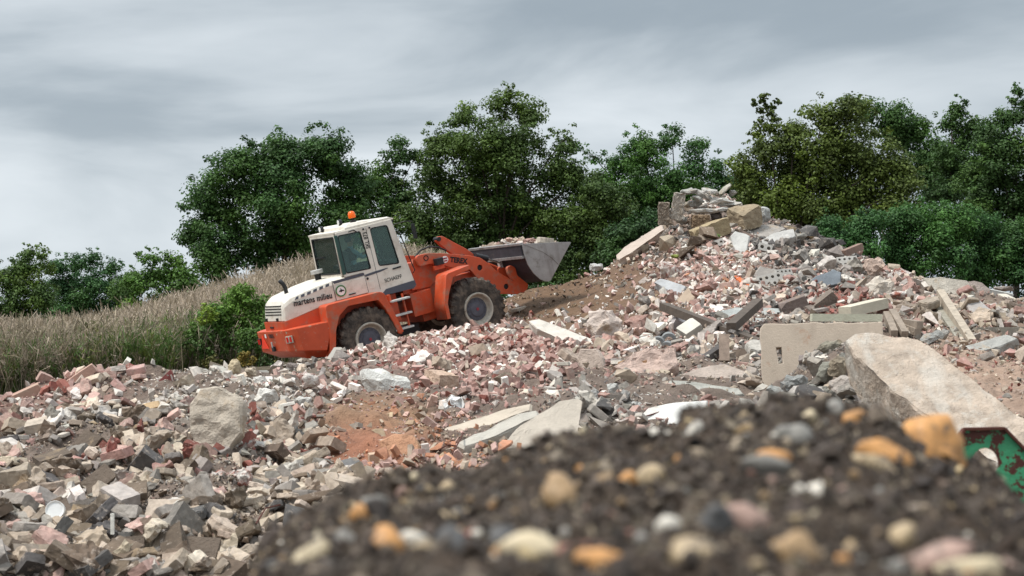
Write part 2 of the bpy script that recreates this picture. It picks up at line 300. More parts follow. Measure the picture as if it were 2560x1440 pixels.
# ------------------------------------------------------------------ rubble piece shapes
def hull(pts):
    bm = bmesh.new()
    for p in pts: bm.verts.new(p)
    bmesh.ops.convex_hull(bm, input=bm.verts); loose = [v for v in bm.verts if not v.link_faces]; bmesh.ops.delete(bm, geom=loose, context='VERTS')
    bmesh.ops.triangulate(bm, faces=bm.faces); bm.verts.ensure_lookup_table(); bm.verts.index_update()
    V = np.array([v.co[:] for v in bm.verts]); F = np.array([[v.index for v in f.verts] for f in bm.faces]); bm.free(); return V, F
def box_pts(r, a, b, c, ch, cut=0.):
    P = []
    for sx in (-1, 1):
        for sy in (-1, 1):
            for sz in (-1, 1):
                k = ch*(.5+r.random()*1.2); big = 1+(4*r.random() if r.random() < .2 else 0)
                x, y, z = sx*a, sy*b, sz*c
                if sx > 0 and cut: x *= 1-cut*r.random()
                k *= big
                P += [(x-sx*k, y, z), (x, y-sy*k, z), (x, y, z-sz*min(k, c*.6))]
    return P
def mk_protos():
    r = random.Random(5); D = {k: [] for k in ('brick', 'chunk', 'paver', 'slab', 'grit')}
    for i in range(12): D['brick'].append(hull(box_pts(r, .5, .25, .15, .018, .0 if i < 4 else .9)))
    for i in range(8): D['paver'].append(hull(box_pts(r, .5, .42 if i % 2 else .30, .15, .018, .0 if i < 4 else .5)))
    for i in range(16):
        n = r.randint(7, 11); P = []
        sx, sy, sz = .5, r.uniform(.32, .48), r.uniform(.20, .36)
        for k in range(n):
            v = Vector((r.gauss(0, 1), r.gauss(0, 1), r.gauss(0, 1))); v.normalize(); m = max(abs(v.x), abs(v.y), abs(v.z)); v = v*(.30+.66/m*r.uniform(.7, 1)); P.append((v.x*sx, v.y*sy, v.z*sz))
        P += [(p[0]*.95+.02, p[1]*.9, p[2]*.93-.02) for p in P[:3]]
        D['chunk'].append(hull(P))
    for i in range(12):
        n = r.randint(5, 7); a0 = r.random()*6; P = []; th = r.uniform(.07, .13)
        for k in range(n):
            a = a0+k*6.283/n+r.uniform(-.35, .35); q = r.uniform(.34, .55); x, y = math.cos(a)*q, math.sin(a)*q*.75
            P += [(x, y, th*.75), (x*.96, y*.96, th), (x*1.03, y*1.03, -th*.7), (x*.97, y*.97, -th)]
        D['slab'].append(hull(P))
    for i in range(10): D['grit'].append(hull([(r.uniform(-.5, .5), r.uniform(-.42, .42), r.uniform(-.3, .3)) for k in range(8)]))
    return D
PROT = mk_protos()
PAL = dict(pink=(.43, .285, .24), dpink=(.31, .185, .155), white=(.65, .585, .52), red=(.23, .085, .065), gwhite=(.47, .425, .375), grey=(.24, .212, .185), dgrey=(.085, .078, .073), beige=(.36, .288, .222), brown=(.135, .10, .072), ochre=(.34, .25, .16), orange=(.40, .19, .11), lbeige=(.47, .385, .305))
# place, kinds, colours: (cx, cy, rx, ry, weight, name of the place, kinds, colours, size factor)
ZN = [
 (120, 960, 190, 60, 3, 'on the left crest of the near pile', dict(brick=.45, chunk=.35, slab=.2), dict(pink=4, white=3, dpink=2, lbeige=2, red=.6), 1.2),
 (100, 1030, 200, 60, 2, 'on the left side of the near pile', dict(brick=.35, chunk=.4, slab=.25), dict(pink=3, dpink=2, beige=2, gwhite=1.5), 1.0),
 (360, 1010, 190, 55, 2.4, 'in the pale gravel of the near pile', dict(chunk=.7, slab=.2, brick=.1), dict(gwhite=3, lbeige=2, grey=1.2, white=1), .75),
 (640, 970, 150, 60, 2.6, 'in the white rubble beside the big upright slab', dict(chunk=.65, slab=.2, brick=.15), dict(white=3, gwhite=3, lbeige=1.5, pink=.8), 1.1),
 (660, 1090, 150, 90, 2.2, 'right of the big upright slab', dict(chunk=.6, brick=.2, slab=.15, paver=.05), dict(grey=2, gwhite=2, beige=2, red=1.2, dgrey=.7, dpink=.6), 1.0),
 (740, 1180, 120, 80, 2.6, 'at the right foot of the near pile', dict(chunk=.55, slab=.25, paver=.12, brick=.08), dict(lbeige=2.4, beige=3, gwhite=1, grey=1.4, brown=1, dpink=.6), 1.05),
 (330, 1150, 240, 110, 2.2, 'in the middle of the near pile', dict(chunk=.62, slab=.2, paver=.08, brick=.1), dict(beige=2.4, grey=2.6, lbeige=1.2, dgrey=1.2, brown=2, dpink=1.2, pink=.8, red=.5, ochre=.3), 1.05),
 (90, 1180, 170, 110, 2.4, 'on the lower left of the near pile', dict(chunk=.60, paver=.14, slab=.26), dict(brown=2.6, grey=2.4, beige=2, dgrey=.8, gwhite=1.6, lbeige=.6, dpink=.6, pink=.6), 1.25),
 (200, 1340, 300, 90, 2.4, 'at the foot of the near pile', dict(chunk=.58, paver=.14, slab=.28), dict(brown=2.8, beige=2.2, grey=2, lbeige=1.1, gwhite=1.4, ochre=.5, dgrey=.7, pink=.5), 1.3),
 (560, 1340, 160, 90, 2.2, 'at the pile foot beside the dark soil', dict(chunk=.5, slab=.35, paver=.15), dict(beige=2.8, lbeige=1.8, grey=1.8, brown=1.6, dgrey=.6), 1.1),
 (860, 940, 150, 50, 1.6, 'below the rear wheel of the loader', dict(brick=.6, chunk=.4), dict(grey=2, dpink=2, brown=1.2, white=1), 1.0),
 (1150, 860, 330, 60, 3, 'on the brick slope in front of the loader', dict(brick=.8, chunk=.2), dict(pink=4, dpink=3.4, white=1.8, red=1, beige=.8), 1.0),
 (1150, 950, 330, 60, 2.4, 'on the brick slope above the thin slabs', dict(brick=.7, chunk=.3), dict(pink=3.5, dpink=3.5, white=1.6, red=1.3, beige=1), 1.0),
 (960, 1110, 130, 80, 3, 'on the red sand patch', dict(chunk=.6, brick=.4), dict(orange=1.2, pink=2, beige=1.4, ochre=.5), .7),
 (1500, 1010, 90, 40, 3, 'between the cracked white slabs', dict(chunk=1), dict(grey=3, gwhite=2, dgrey=1), 1.4),
 (1560, 800, 190, 70, 3, 'on the white brick slope of the high pile', dict(brick=.64, chunk=.28, slab=.08), dict(white=4, pink=3, dpink=1.2, lbeige=1, grey=.8), 1.05),
 (1720, 690, 230, 90, 3, 'on the pink brick face of the high pile', dict(brick=.66, chunk=.26, slab=.08), dict(pink=3.6, grey=.9, white=3.4, dpink=1.6, lbeige=1.2, orange=.4, gwhite=.8), 1.0),
 (1640, 600, 120, 60, 4, 'on the earthy left shoulder of the high pile', dict(chunk=.8, brick=.1, slab=.1), dict(grey=3, beige=1.4, brown=2.4, dgrey=.8, gwhite=.6), .85),
 (2050, 630, 140, 50, 4, 'in the dark rubble near the high pile top', dict(chunk=.8, brick=.2), dict(dgrey=3, grey=3, gwhite=1), .95),
 (2020, 700, 160, 50, 2.6, 'in the grey middle of the high pile', dict(chunk=.65, brick=.2, slab=.15), dict(grey=3, gwhite=2, dgrey=1, dpink=.8), 1.1),
 (2110, 745, 110, 28, 5, 'in the dark red brick patch up the pile', dict(brick=.85, chunk=.15), dict(red=4, dpink=2, gwhite=.8), .8),
 (1750, 860, 170, 50, 2.4, 'by the crossed planks', dict(chunk=.5, brick=.5), dict(grey=2, white=2, dpink=2, dgrey=1, beige=1), 1.0),
 (2300, 720, 130, 60, 2.4, 'on the right flank of the high pile', dict(chunk=.5, brick=.4, slab=.1), dict(pink=2, beige=2.4, gwhite=2, dpink=1.5, lbeige=1), 1.2),
 (2450, 800, 160, 60, 2.2, 'by the leaning planks on the right', dict(chunk=.5, slab=.25, brick=.25), dict(beige=3, grey=2, dpink=1.6, gwhite=1.2), 1.2),
 (2460, 950, 160, 100, 1.7, 'on the bare earth right of the giant beam', dict(brick=.3, chunk=.5, slab=.2), dict(dpink=2, lbeige=2, beige=2, grey=1, red=.6), .6),
 (1440, 745, 220, 60, 2.6, 'on the brown earth ramp', dict(chunk=1), dict(brown=3, ochre=1.2, beige=.8), .35),
 (1640, 955, 260, 70, 2.4, 'in front of the crossed planks', dict(chunk=.5, brick=.3, slab=.2), dict(beige=2.4, gwhite=2, pink=2, grey=2, dpink=1.4, lbeige=1), 1.1),
 (2050, 930, 90, 80, 7, 'in the stone heap before the concrete panel', dict(chunk=.8, slab=.2), dict(grey=3, dgrey=1.4, beige=1.6, gwhite=1, brown=1), 1.9),
 (2000, 960, 200, 60, 1.6, 'beneath the giant beam', dict(chunk=.8, slab=.2), dict(gwhite=2, grey=3, beige=2), 1.3),
]
CN = dict(pink='dusty pink', dpink='dull pink', white='whitish', red='dark red', gwhite='pale grey', grey='grey', dgrey='dark grey', beige='beige', brown='brown', ochre='ochre', orange='orange red', lbeige='cream')
KN = dict(brick=('broken_brick', 'brick'), chunk=('concrete_chunk', 'rubble chunk'), paver=('paving_block', 'paving block'), slab=('flat_stone_piece', 'flat stone'))
SOILC = [(-400, 1900), (560, 1700), (618, 1500), (632, 1400), (645, 1350), (700, 1290), (760, 1245), (830, 1225), (900, 1185), (980, 1165), (1060, 1145), (1150, 1145), (1250, 1118), (1330, 1100), (1400, 1072), (1470, 1070), (1530, 1048), (1600, 1062), (1690, 1060), (1715, 1015), (1780, 995), (1850, 985), (1900, 990), (1950, 970), (2020, 985), (2100, 985), (2160, 1002), (2220, 1020), (2290, 1090), (2350, 1120), (2450, 1150), (2500, 1200), (2560, 1250), (2700, 1330), (3000, 1500)]
def soil_py(px): return np.interp(px, [a for a, b in SOILC], [b+20+np.clip(1100-a, 0, 400)*.06 for a, b in SOILC])

KEEP = []          # photo-pixel polygons kept free of scattered pieces (large hand-placed pieces stand there)
def rotm(n, flat, g):
    """n random rotation matrices; flat = how strongly z stays up"""
    yaw = g.uniform(0, 2*np.pi, n); tx = g.normal(0, flat, n); ty = g.normal(0, flat, n)
    cy, sy, ca, sa, cb, sb = np.cos(yaw), np.sin(yaw), np.cos(tx), np.sin(tx), np.cos(ty), np.sin(ty)
    Rz = np.zeros((n, 3, 3)); Rz[:, 0, 0] = cy; Rz[:, 0, 1] = -sy; Rz[:, 1, 0] = sy; Rz[:, 1, 1] = cy; Rz[:, 2, 2] = 1
    Rx = np.zeros((n, 3, 3)); Rx[:, 0, 0] = 1; Rx[:, 1, 1] = ca; Rx[:, 1, 2] = -sa; Rx[:, 2, 1] = sa; Rx[:, 2, 2] = ca
    Ry = np.zeros((n, 3, 3)); Ry[:, 1, 1] = 1; Ry[:, 0, 0] = cb; Ry[:, 0, 2] = sb; Ry[:, 2, 0] = -sb; Ry[:, 2, 2] = cb
    return Rx@Ry@Rz
def sample_visible(n, g, xr=(-330, 2900)):
    """spots spread evenly over the visible rubble surface as seen from the photographer's place"""
    ci = g.integers(0, len(_py_cols), n*3); ok = (_py_cols[ci] >= xr[0]) & (_py_cols[ci] <= xr[1]); ci = ci[ok]
    t = g.random(len(ci)); top = _GM[ci, -1]; py = 1470-(1470-top)*t**1.0
    P = []; Yv = np.empty(len(ci))
    for c in np.unique(ci):
        m = ci == c; gm = _GM[c]; Yv[m] = np.interp(-py[m], -gm+np.arange(len(gm))*1e-6, _py_Y)
    px = _py_cols[ci]+g.uniform(-5, 5, len(ci)); Yv = Yv+g.uniform(-.1, .1, len(ci))
    keep = (g.random(len(ci)) < (1470-top)/800.)
    return px[keep][:n], py[keep][:n], Yv[keep][:n]
def zone_pick(px, py, g):
    W = np.stack([z[4]*np.exp(-1.6*(((px-z[0])/z[2])**2+((py-z[1])/z[3])**2)) for z in ZN], 1)+1e-9
    W = W/W.sum(1, keepdims=True); return (W.cumsum(1) > g.random(len(px))[:, None]).argmax(1)
def allowed(px, py, Y, x, g, keepout=True):
    ok = ~((px < 640) & (Y > 28.3)) & ~((px < 715) & (Y > 42.5)) & (Y < 55)
    ok &= ~((py > soil_py(px)+45) & (g.random(len(px)) < .8))
    q = loader_q(x, Y); ok &= ~((q[:, 0] > -2.9) & (q[:, 0] < 3.9) & (np.abs(q[:, 1]) < 1.6))
    if keepout:
        for poly in KEEP: ok &= ~(in_poly(px, py, poly) | in_poly(px, py-9, poly) | (in_poly(px, py-20, poly) & (Y < 31)))
    return ok
def thin_patch(px, py):
    """share of pieces dropped on bare sand / earth"""
    d = np.zeros(len(px))
    for cx, cy, rx, ry, k in [(905, 1090, 115, 85, .97), (1430, 752, 215, 66, .985), (1570, 690, 95, 45, .85), (2460, 950, 150, 90, .75), (500, 1440, 400, 18, .8), (1120, 850, 90, 25, .35)]:
        d = np.maximum(d, k*np.exp(-1.2*(((px-cx)/rx)**4+((py-cy)/ry)**4)))
    return d
def jit(colr, n, g, s=.16): return np.clip(np.asarray(colr)*(1+g.normal(0, s, (n, 1)))*(1+g.normal(0, .014, (n, 3))), .01, .8)
def merged(name, kinds_i, pos, R, S, cols, protos, m):
    V = []; F = []; CC = []; off = 0
    for pi in np.unique(kinds_i):
        s = kinds_i == pi; pv, pf = protos[pi]; n = s.sum()
        v = np.einsum('nij,nvj->nvi', R[s], pv[None]*S[s][:, None, :])+pos[s][:, None]
        V.append(v.reshape(-1, 3)); F.append((pf[None]+off+np.arange(n)[:, None, None]*len(pv)).reshape(-1, 3)); off += n*len(pv)
        CC.append(np.repeat(cols[s], len(pv), 0))
    return link(name, npmesh(name, np.concatenate(V), np.concatenate(F), np.concatenate(CC)), m)
PM = {}
def craggy(k, i):
    """the same piece with broken, uneven faces and edges"""
    V, F = PROT[k][i]; bm = bmesh.new(); vs = [bm.verts.new(v) for v in V]
    for f in F: bm.faces.new([vs[j] for j in f])
    bmesh.ops.recalc_face_normals(bm, faces=bm.faces)
    for _ in range(4):
        ed = [e for e in bm.edges if e.calc_length() > .12]
        if not ed: break
        bmesh.ops.subdivide_edges(bm, edges=ed, cuts=1); bmesh.ops.triangulate(bm, faces=[f for f in bm.faces if len(f.verts) > 3])
    bm.normal_update(); a = {'brick': .012, 'paver': .014, 'chunk': .050, 'slab': .022}[k]; s = Vector((i*3.1, ord(k[0]), i*1.7))
    mv = [(v, (mnoise.noise(v.co*5+s)+.6*mnoise.noise(v.co*13+s))*a*(1.0 if len({tuple(round(c, 2) for c in f.normal) for f in v.link_faces}) < 2 else 2.0)) for v in bm.verts]
    for v, d in mv: v.co += v.normal*d+Vector((mnoise.noise(v.co*9+s.yzx), mnoise.noise(v.co*9+s.zxy), mnoise.noise(v.co*9-s)))*a*.6
    return b2m(k+'_mesh', bm)
def proto_mesh(k, i):
    if (k, i) not in PM:
        me = craggy(k, i); me.materials.append(M_obj); PM[(k, i)] = me
    return PM[(k, i)]
def scatter():
    g = np.random.default_rng(21)
    parts = []
    for n, lim in ((21000, 'near'), (46000, 'far')):
        px, py, Y = sample_visible(n, g); s = (Y < 31) if lim == 'near' else (Y >= 31); parts.append((px[s], py[s], Y[s]))
    px = np.concatenate([p[0] for p in parts]); py = np.concatenate([p[1] for p in parts]); Y = np.concatenate([p[2] for p in parts])
    # a thinner cover on the parts of the heap the photographer's place does not see
    hx = np.concatenate([g.uniform(-300, 2900, 9000), g.uniform(-800, -300, 2500), g.uniform(2850, 3450, 4500)]); hY = np.concatenate([g.uniform(14, 55, 9000), g.uniform(14, 29, 2500), g.uniform(14, 55, 4500)])
    px = np.concatenate([px, hx]); Y = np.concatenate([Y, hY]); py = np.concatenate([py, pyof(zbase(hx, hY), hY)])
    x = (px-1280)/FPX*Y; ok = allowed(px, py, Y, x, g) & (g.random(len(px)) > thin_patch(px, py)); px, py, Y, x = px[ok], py[ok], Y[ok], x[ok]; n = len(px)
    zi = zone_pick(px, py, g); kinds = np.empty(n, object); cn = np.empty(n, object); sf = np.array([ZN[i][8] for i in zi])
    for i in range(len(ZN)):
        s = zi == i; kk = ZN[i][6]; cc = ZN[i][7]
        kinds[s] = g.choice(list(kk), s.sum(), p=np.array(list(kk.values()))/sum(kk.values())); cn[s] = g.choice(list(cc), s.sum(), p=np.array(list(cc.values()))/sum(cc.values()))
    near = Y < 31
    L = np.empty(n)
    s = kinds == 'brick'; L[s] = .205*g.uniform(.8, 1.1, s.sum())*np.where(near[s], .85, 1)
    s = kinds == 'chunk'; L[s] = np.exp(g.normal(math.log(.092), .72, s.sum()))*np.where(near[s], 1, 1.35)
    s = kinds == 'paver'; L[s] = g.uniform(.16, .26, s.sum())
    s = kinds == 'slab'; L[s] = np.exp(g.normal(math.log(.17), .35, s.sum()))*np.where(near[s], 1, 1.4)
    L = np.clip(L*sf, .03, np.where(near, .34, .62))
    S = L[:, None]*np.stack([np.ones(n), g.uniform(.8, 1.15, n), g.uniform(.8, 1.25, n)], 1)
    flat = np.where(kinds == 'brick', .9, np.where(kinds == 'slab', .38, .55)); R = rotm(n, 1, g)
    R = np.empty((n, 3, 3))
    for f in np.unique(flat): s = flat == f; R[s] = rotm(s.sum(), f, g)
    z = terrain(x, Y)+L*g.uniform(-.02, .42, n)
    pos = np.stack([x, Y, z], 1); cols = np.empty((n, 3))
    for k in PAL: s = cn == k; cols[s] = jit(PAL[k], s.sum(), g)
    hidden = (py > soil_py(px)+10) | (px < -5) | (px > 2565) | (np.arange(n) > n-100)
    vis = L/Y*np.where(hidden, 0, 1)
    for k in ('brick', 'chunk', 'paver', 'slab'):
        s = np.where(kinds == k)[0]; order = s[np.argsort(-vis[s])]; top = order[:300]; top = top[vis[top] > 0]; rest = np.setdiff1d(s, top); pr = PROT[k]
        for i in top:
            o = bpy.data.objects.new(KN[k][0], proto_mesh(k, int(g.integers(len(pr))))); col.objects.link(o)
            M = Matrix(R[i].tolist()).to_4x4(); M.translation = Vector(pos[i]); o.matrix_world = M@Matrix.Diagonal((*S[i], 1)); o.color = (*cols[i], 1)
            sz = L[i]*FPX/Y[i]; word = 'large' if sz > 75 else 'small' if sz < 28 else 'midsized'
            noun = dict(brick='brick fragment', chunk='rubble lump', paver='block', slab='flat fragment')[k]
            tag(o, f'{word} {CN[cn[i]]} {noun} {ZN[zi[i]][5]}', KN[k][1], f'{CN[cn[i]]} {noun}s {ZN[zi[i]][5]}')
        if len(rest):
            o = merged({'brick': 'brick_rubble', 'chunk': 'concrete_rubble', 'paver': 'paving_rubble', 'slab': 'flat_stone_rubble'}[k], g.integers(0, len(pr), len(rest)), pos[rest], R[rest], S[rest], cols[rest], pr, M_objs)
            tag(o, {'brick': 'countless pink and red brick fragments covering the piles', 'chunk': 'countless small grey and beige concrete lumps covering the piles', 'paver': 'remaining small paving block fragments in the near pile', 'slab': 'countless thin flat stone fragments lying over the piles'}[k], 'rubble', kind='stuff')
    # fine grit between the pieces
    px, py, Y = sample_visible(100000, g); x = (px-1280)/FPX*Y; ok = allowed(px, py, Y, x, g, False) & (g.random(len(px)) > .85*thin_patch(px, py)); px, py, Y, x = px[ok], py[ok], Y[ok], x[ok]; n = len(px)
    zi = zone_pick(px, py, g); cols = np.empty((n, 3))
    for i in range(len(ZN)):
        s = np.where(zi == i)[0]; cc = ZN[i][7]; nm = g.choice(list(cc), len(s), p=np.array(list(cc.values()))/sum(cc.values()))
        for k in cc: t = s[nm == k]; cols[t] = jit(PAL[k], len(t), g)
    Lg = np.exp(g.normal(math.log(.045), .42, n))*np.clip(Y/24, .75, 1.9); z = terrain(x, Y)+Lg*g.uniform(0, .5, n)
    o = merged('rubble_grit', g.integers(0, 10, n), np.stack([x, Y, z], 1), rotm(n, .8, g), Lg[:, None]*np.ones((1, 3)), cols, PROT['grit'], M_objs)
    tag(o, 'fine grit and crumbs of brick and concrete between the larger pieces', 'gravel', kind='stuff')

# ------------------------------------------------------------------ large hand-placed pieces
def smoothnoise3(p, s, seed): return mnoise.noise(Vector((p[0]*s+seed, p[1]*s-seed*.7, p[2]*s+seed*1.3)))
def plate(name, label, cat, poly, nrm, th, colr, m=None, Y=None, jag=.02, rough=.012, seg=.12, group=None, keep=True, holes=(), res=None, lift=.10, cham=.0):
    """a broken slab: outline given in photo pixels, put on a plane facing nrm at its real distance, with real thickness"""
    m = m or M_slab; cx = sum(p[0] for p in poly)/len(poly); cy = sum(p[1] for p in poly)/len(poly)
    n = Vector(nrm).normalized(); Y0 = Yat(cx, cy) if Y is None else Y; O = np.array([0, 0, CZ])
    P0 = at(cx, cy, Y0)
    def place(P0): 
        out = []
        for (a, b) in poly:
            d = ray(a, b); t = np.dot(P0-O, n)/np.dot(d, n); out.append(O+d*t)
        return out
    W = place(P0)
    if Y is None:
        sh = max(w[1]-Yat(p[0], p[1]) for w, p in zip(W, poly)); sh = min(max(sh, -1.), 3.2); P0 = at(cx, cy, Y0-sh-lift); W = place(P0)
    c = Vector(np.mean(W, 0)); r = random.Random(hash(label) % 9999 if False else len(label)*31+int(cx))
    pts = []
    for i in range(len(W)):
        a, b = Vector(W[i])-c, Vector(W[(i+1) % len(W)])-c; k = max(1, int((b-a).length/seg))
        for j in range(k):
            p = a.lerp(b, j/k)
            if j: p += Vector((r.gauss(0, 1), r.gauss(0, 1), r.gauss(0, 1)))*jag
            p -= n*(p.dot(n)); pts.append(p)
    bm = bmesh.new(); top = [bm.verts.new(p) for p in pts]; ch = min(th*.22, .02)
    cc = sum(pts, Vector())/len(pts)
    ins = [bm.verts.new(p+(cc-p).normalized()*ch*1.2+n*0) for p in pts]
    for v, p in zip(top, pts): v.co = p-n*ch
    mid = [bm.verts.new(p-n*(th*.5)+Vector((r.gauss(0, 1), r.gauss(0, 1), r.gauss(0, 1)))*jag*.8) for p in pts]
    bot = [bm.verts.new(p+(cc-p)*.03-n*th+Vector((r.gauss(0, 1), r.gauss(0, 1), r.gauss(0, 1)))*jag*.6) for p in pts]
    q = len(pts)
    for A, B in ((ins, top), (top, mid), (mid, bot)):
        for i in range(q): bm.faces.new((A[i], A[(i+1) % q], B[(i+1) % q], B[i]))
    bm.faces.new(ins[::-1]); bm.faces.new(bot)
    bmesh.ops.triangulate(bm, faces=[f for f in bm.faces if len(f.verts) > 4], ngon_method='EAR_CLIP')
    if rough:
        res = res or max(.05, seg*.6)
        for _ in range(5):
            ed = [e for e in bm.edges if e.calc_length() > res*1.6]
            if not ed: break
            bmesh.ops.subdivide_edges(bm, edges=ed, cuts=1); bmesh.ops.triangulate(bm, faces=[f for f in bm.faces if len(f.verts) > 3])
        for v in bm.verts:
            p = v.co+c; v.co += n*(rough*(smoothnoise3(p, 3.5, 1)*1.2+smoothnoise3(p, 11, 5)*.7))+Vector((smoothnoise3(p, 9, 8), smoothnoise3(p, 9, 9), smoothnoise3(p, 9, 3)))*rough*.5
    bmesh.ops.recalc_face_normals(bm, faces=bm.faces)
    o = link(name, b2m(name, bm), m); o.location = c; o.color = (*colr, 1); tag(o, label, cat, group)
    if keep: KEEP.append(poly)
    return o
def cuboid_bm(dx, dy, dz, r, ch=.06, rough=.0, cut=.15):
    V, F = hull(box_pts(r, dx/2, dy/2, dz/2, ch*min(dx, dy, dz), cut)); bm = bmesh.new(); vs = [bm.verts.new(v) for v in V]
    for f in F: bm.faces.new([vs[i] for i in f])
    if rough:
        res = max(dx, dy, dz)/12
        for _ in range(4):
            ed = [e for e in bm.edges if e.calc_length() > res*1.5]
            if not ed: break
            bmesh.ops.subdivide_edges(bm, edges=ed, cuts=1); bmesh.ops.triangulate(bm, faces=[f for f in bm.faces if len(f.verts) > 3])
        s = r.random()*50
        for v in bm.verts: v.co += Vector((mnoise.noise(v.co*7/max(dx, dy)+Vector((s, 0, 0))), mnoise.noise(v.co*7/max(dx, dy)+Vector((0, s, 0))), mnoise.noise(v.co*7/max(dx, dy)+Vector((0, 0, s)))))*rough
    bmesh.ops.recalc_face_normals(bm, faces=bm.faces); return bm
def block(name, label, cat, pc, dims, rot, colr, m=None, Y=None, ch=.08, rough=0., sink=.3, group=None, keep=True, cut=.12):
    """dims in photo pixels at that distance; rot in degrees (rx, ry, rz)"""
    Y0 = (Yat(pc[0], pc[1]+dims[2]*.25) if Y is None else Y); s = Y0/FPX; dx, dy, dz = [d*s for d in dims]
    r = random.Random(int(pc[0]*7+pc[1])); bm = cuboid_bm(dx, dy, dz, r, ch, rough, cut)
    o = link(name, b2m(name, bm), m or M_slab); o.location = at(pc[0], pc[1], Y0-((dims[1]*s*.35+.2) if Y is None else 0)); o.rotation_euler = [R_(a) for a in rot]; o.color = (*colr, 1); tag(o, label, cat, group)
    if keep:
        w_, h_ = dims[0]*.5, max(dims[2], dims[1]*.5)*.5; KEEP.append([(pc[0]-w_, pc[1]-h_), (pc[0]+w_, pc[1]-h_), (pc[0]+w_, pc[1]+h_), (pc[0]-w_, pc[1]+h_)])
    return o
def rock(name, label, cat, pc, dims, colr, m=None, Y=None, rz=0, rx=0, ry=0, seed=0, group=None, keep=True, rough=.03, pts=22):
    Y0 = (Yat(pc[0], pc[1]+dims[1]*.35) if Y is None else Y); s = Y0/FPX; w_, h_, d_ = dims[0]*s, dims[1]*s, (dims[2] if len(dims) > 2 else min(dims[:2]))*s
    r = random.Random(seed+int(pc[0]*3+pc[1])); P = []
    for k in range(pts):
        v = Vector((r.gauss(0, 1), r.gauss(0, 1), r.gauss(0, 1))).normalized(); mm = max(abs(v.x), abs(v.y), abs(v.z)); v = v*(.5+.5/mm*r.uniform(.55, .95)); P.append((v.x*w_*.5, v.y*d_*.5, v.z*h_*.5))
    V, F = hull(P); bm = bmesh.new(); vs = [bm.verts.new(v) for v in V]
    for f in F: bm.faces.new([vs[i] for i in f])
    res = max(w_, h_)/9
    for _ in range(3):
        ed = [e for e in bm.edges if e.calc_length() > res*1.4]
        if not ed: break
        bmesh.ops.subdivide_edges(bm, edges=ed, cuts=1); bmesh.ops.triangulate(bm, faces=[f for f in bm.faces if len(f.verts) > 3])
    q = 6/max(w_, h_)
    for v in bm.verts: v.co += Vector((mnoise.noise(v.co*q+Vector((seed, 0, 3))), mnoise.noise(v.co*q+Vector((5, seed, 0))), mnoise.noise(v.co*q+Vector((0, 9, seed)))))*rough*max(w_, h_)*2
    bmesh.ops.recalc_face_normals(bm, faces=bm.faces)
    o = link(name, b2m(name, bm), m or M_slabr); o.location = at(pc[0], pc[1], Y0-d_*.3-.08 if Y is None else Y0); o.rotation_euler = (R_(rx), R_(ry), R_(rz)); o.color = (*colr, 1); tag(o, label, cat, group)
    if keep: w_, h_ = dims[0]*.4, dims[1]*.4; KEEP.append([(pc[0]-w_, pc[1]-h_), (pc[0]+w_, pc[1]-h_), (pc[0]+w_, pc[1]+h_), (pc[0]-w_, pc[1]+h_)])
    return o
def beam(name, label, cat, p1, p2, wd, ht, colr, m=None, Y1=None, Y2=None, group=None, lift=.12, ch=.06, keep=True):
    """a plank or beam between two photo points at their real distances; wd x ht in metres"""
    Y1 = (Yat(*p1)-lift) if Y1 is None else Y1; Y2 = (Yat(*p2)-lift) if Y2 is None else Y2; A = Vector(at(*p1, Y1)); B = Vector(at(*p2, Y2)); d = B-A
    r = random.Random(int(p1[0]+p1[1])); bm = cuboid_bm(d.length, wd, ht, r, ch, 0, .0); x = d.normalized(); y = Vector((0, 0, 1)).cross(x)
    if y.length < .1: y = Vector((0, 1, 0))
    y.normalize(); z = x.cross(y); M = Matrix((x, y, z)).transposed().to_4x4(); M.translation = (A+B)/2
    o = link(name, b2m(name, bm), m or M_wood); o.matrix_world = M; o.color = (*colr, 1); tag(o, label, cat, group)
    if keep:
        n = Vector((-(p2[1]-p1[1]), p2[0]-p1[0])); n.normalize(); n *= .4*ht*FPX/Y1
        KEEP.append([(p1[0]+n.x, p1[1]+n.y), (p2[0]+n.x, p2[1]+n.y), (p2[0]-n.x, p2[1]-n.y), (p1[0]-n.x, p1[1]-n.y)])
    return o

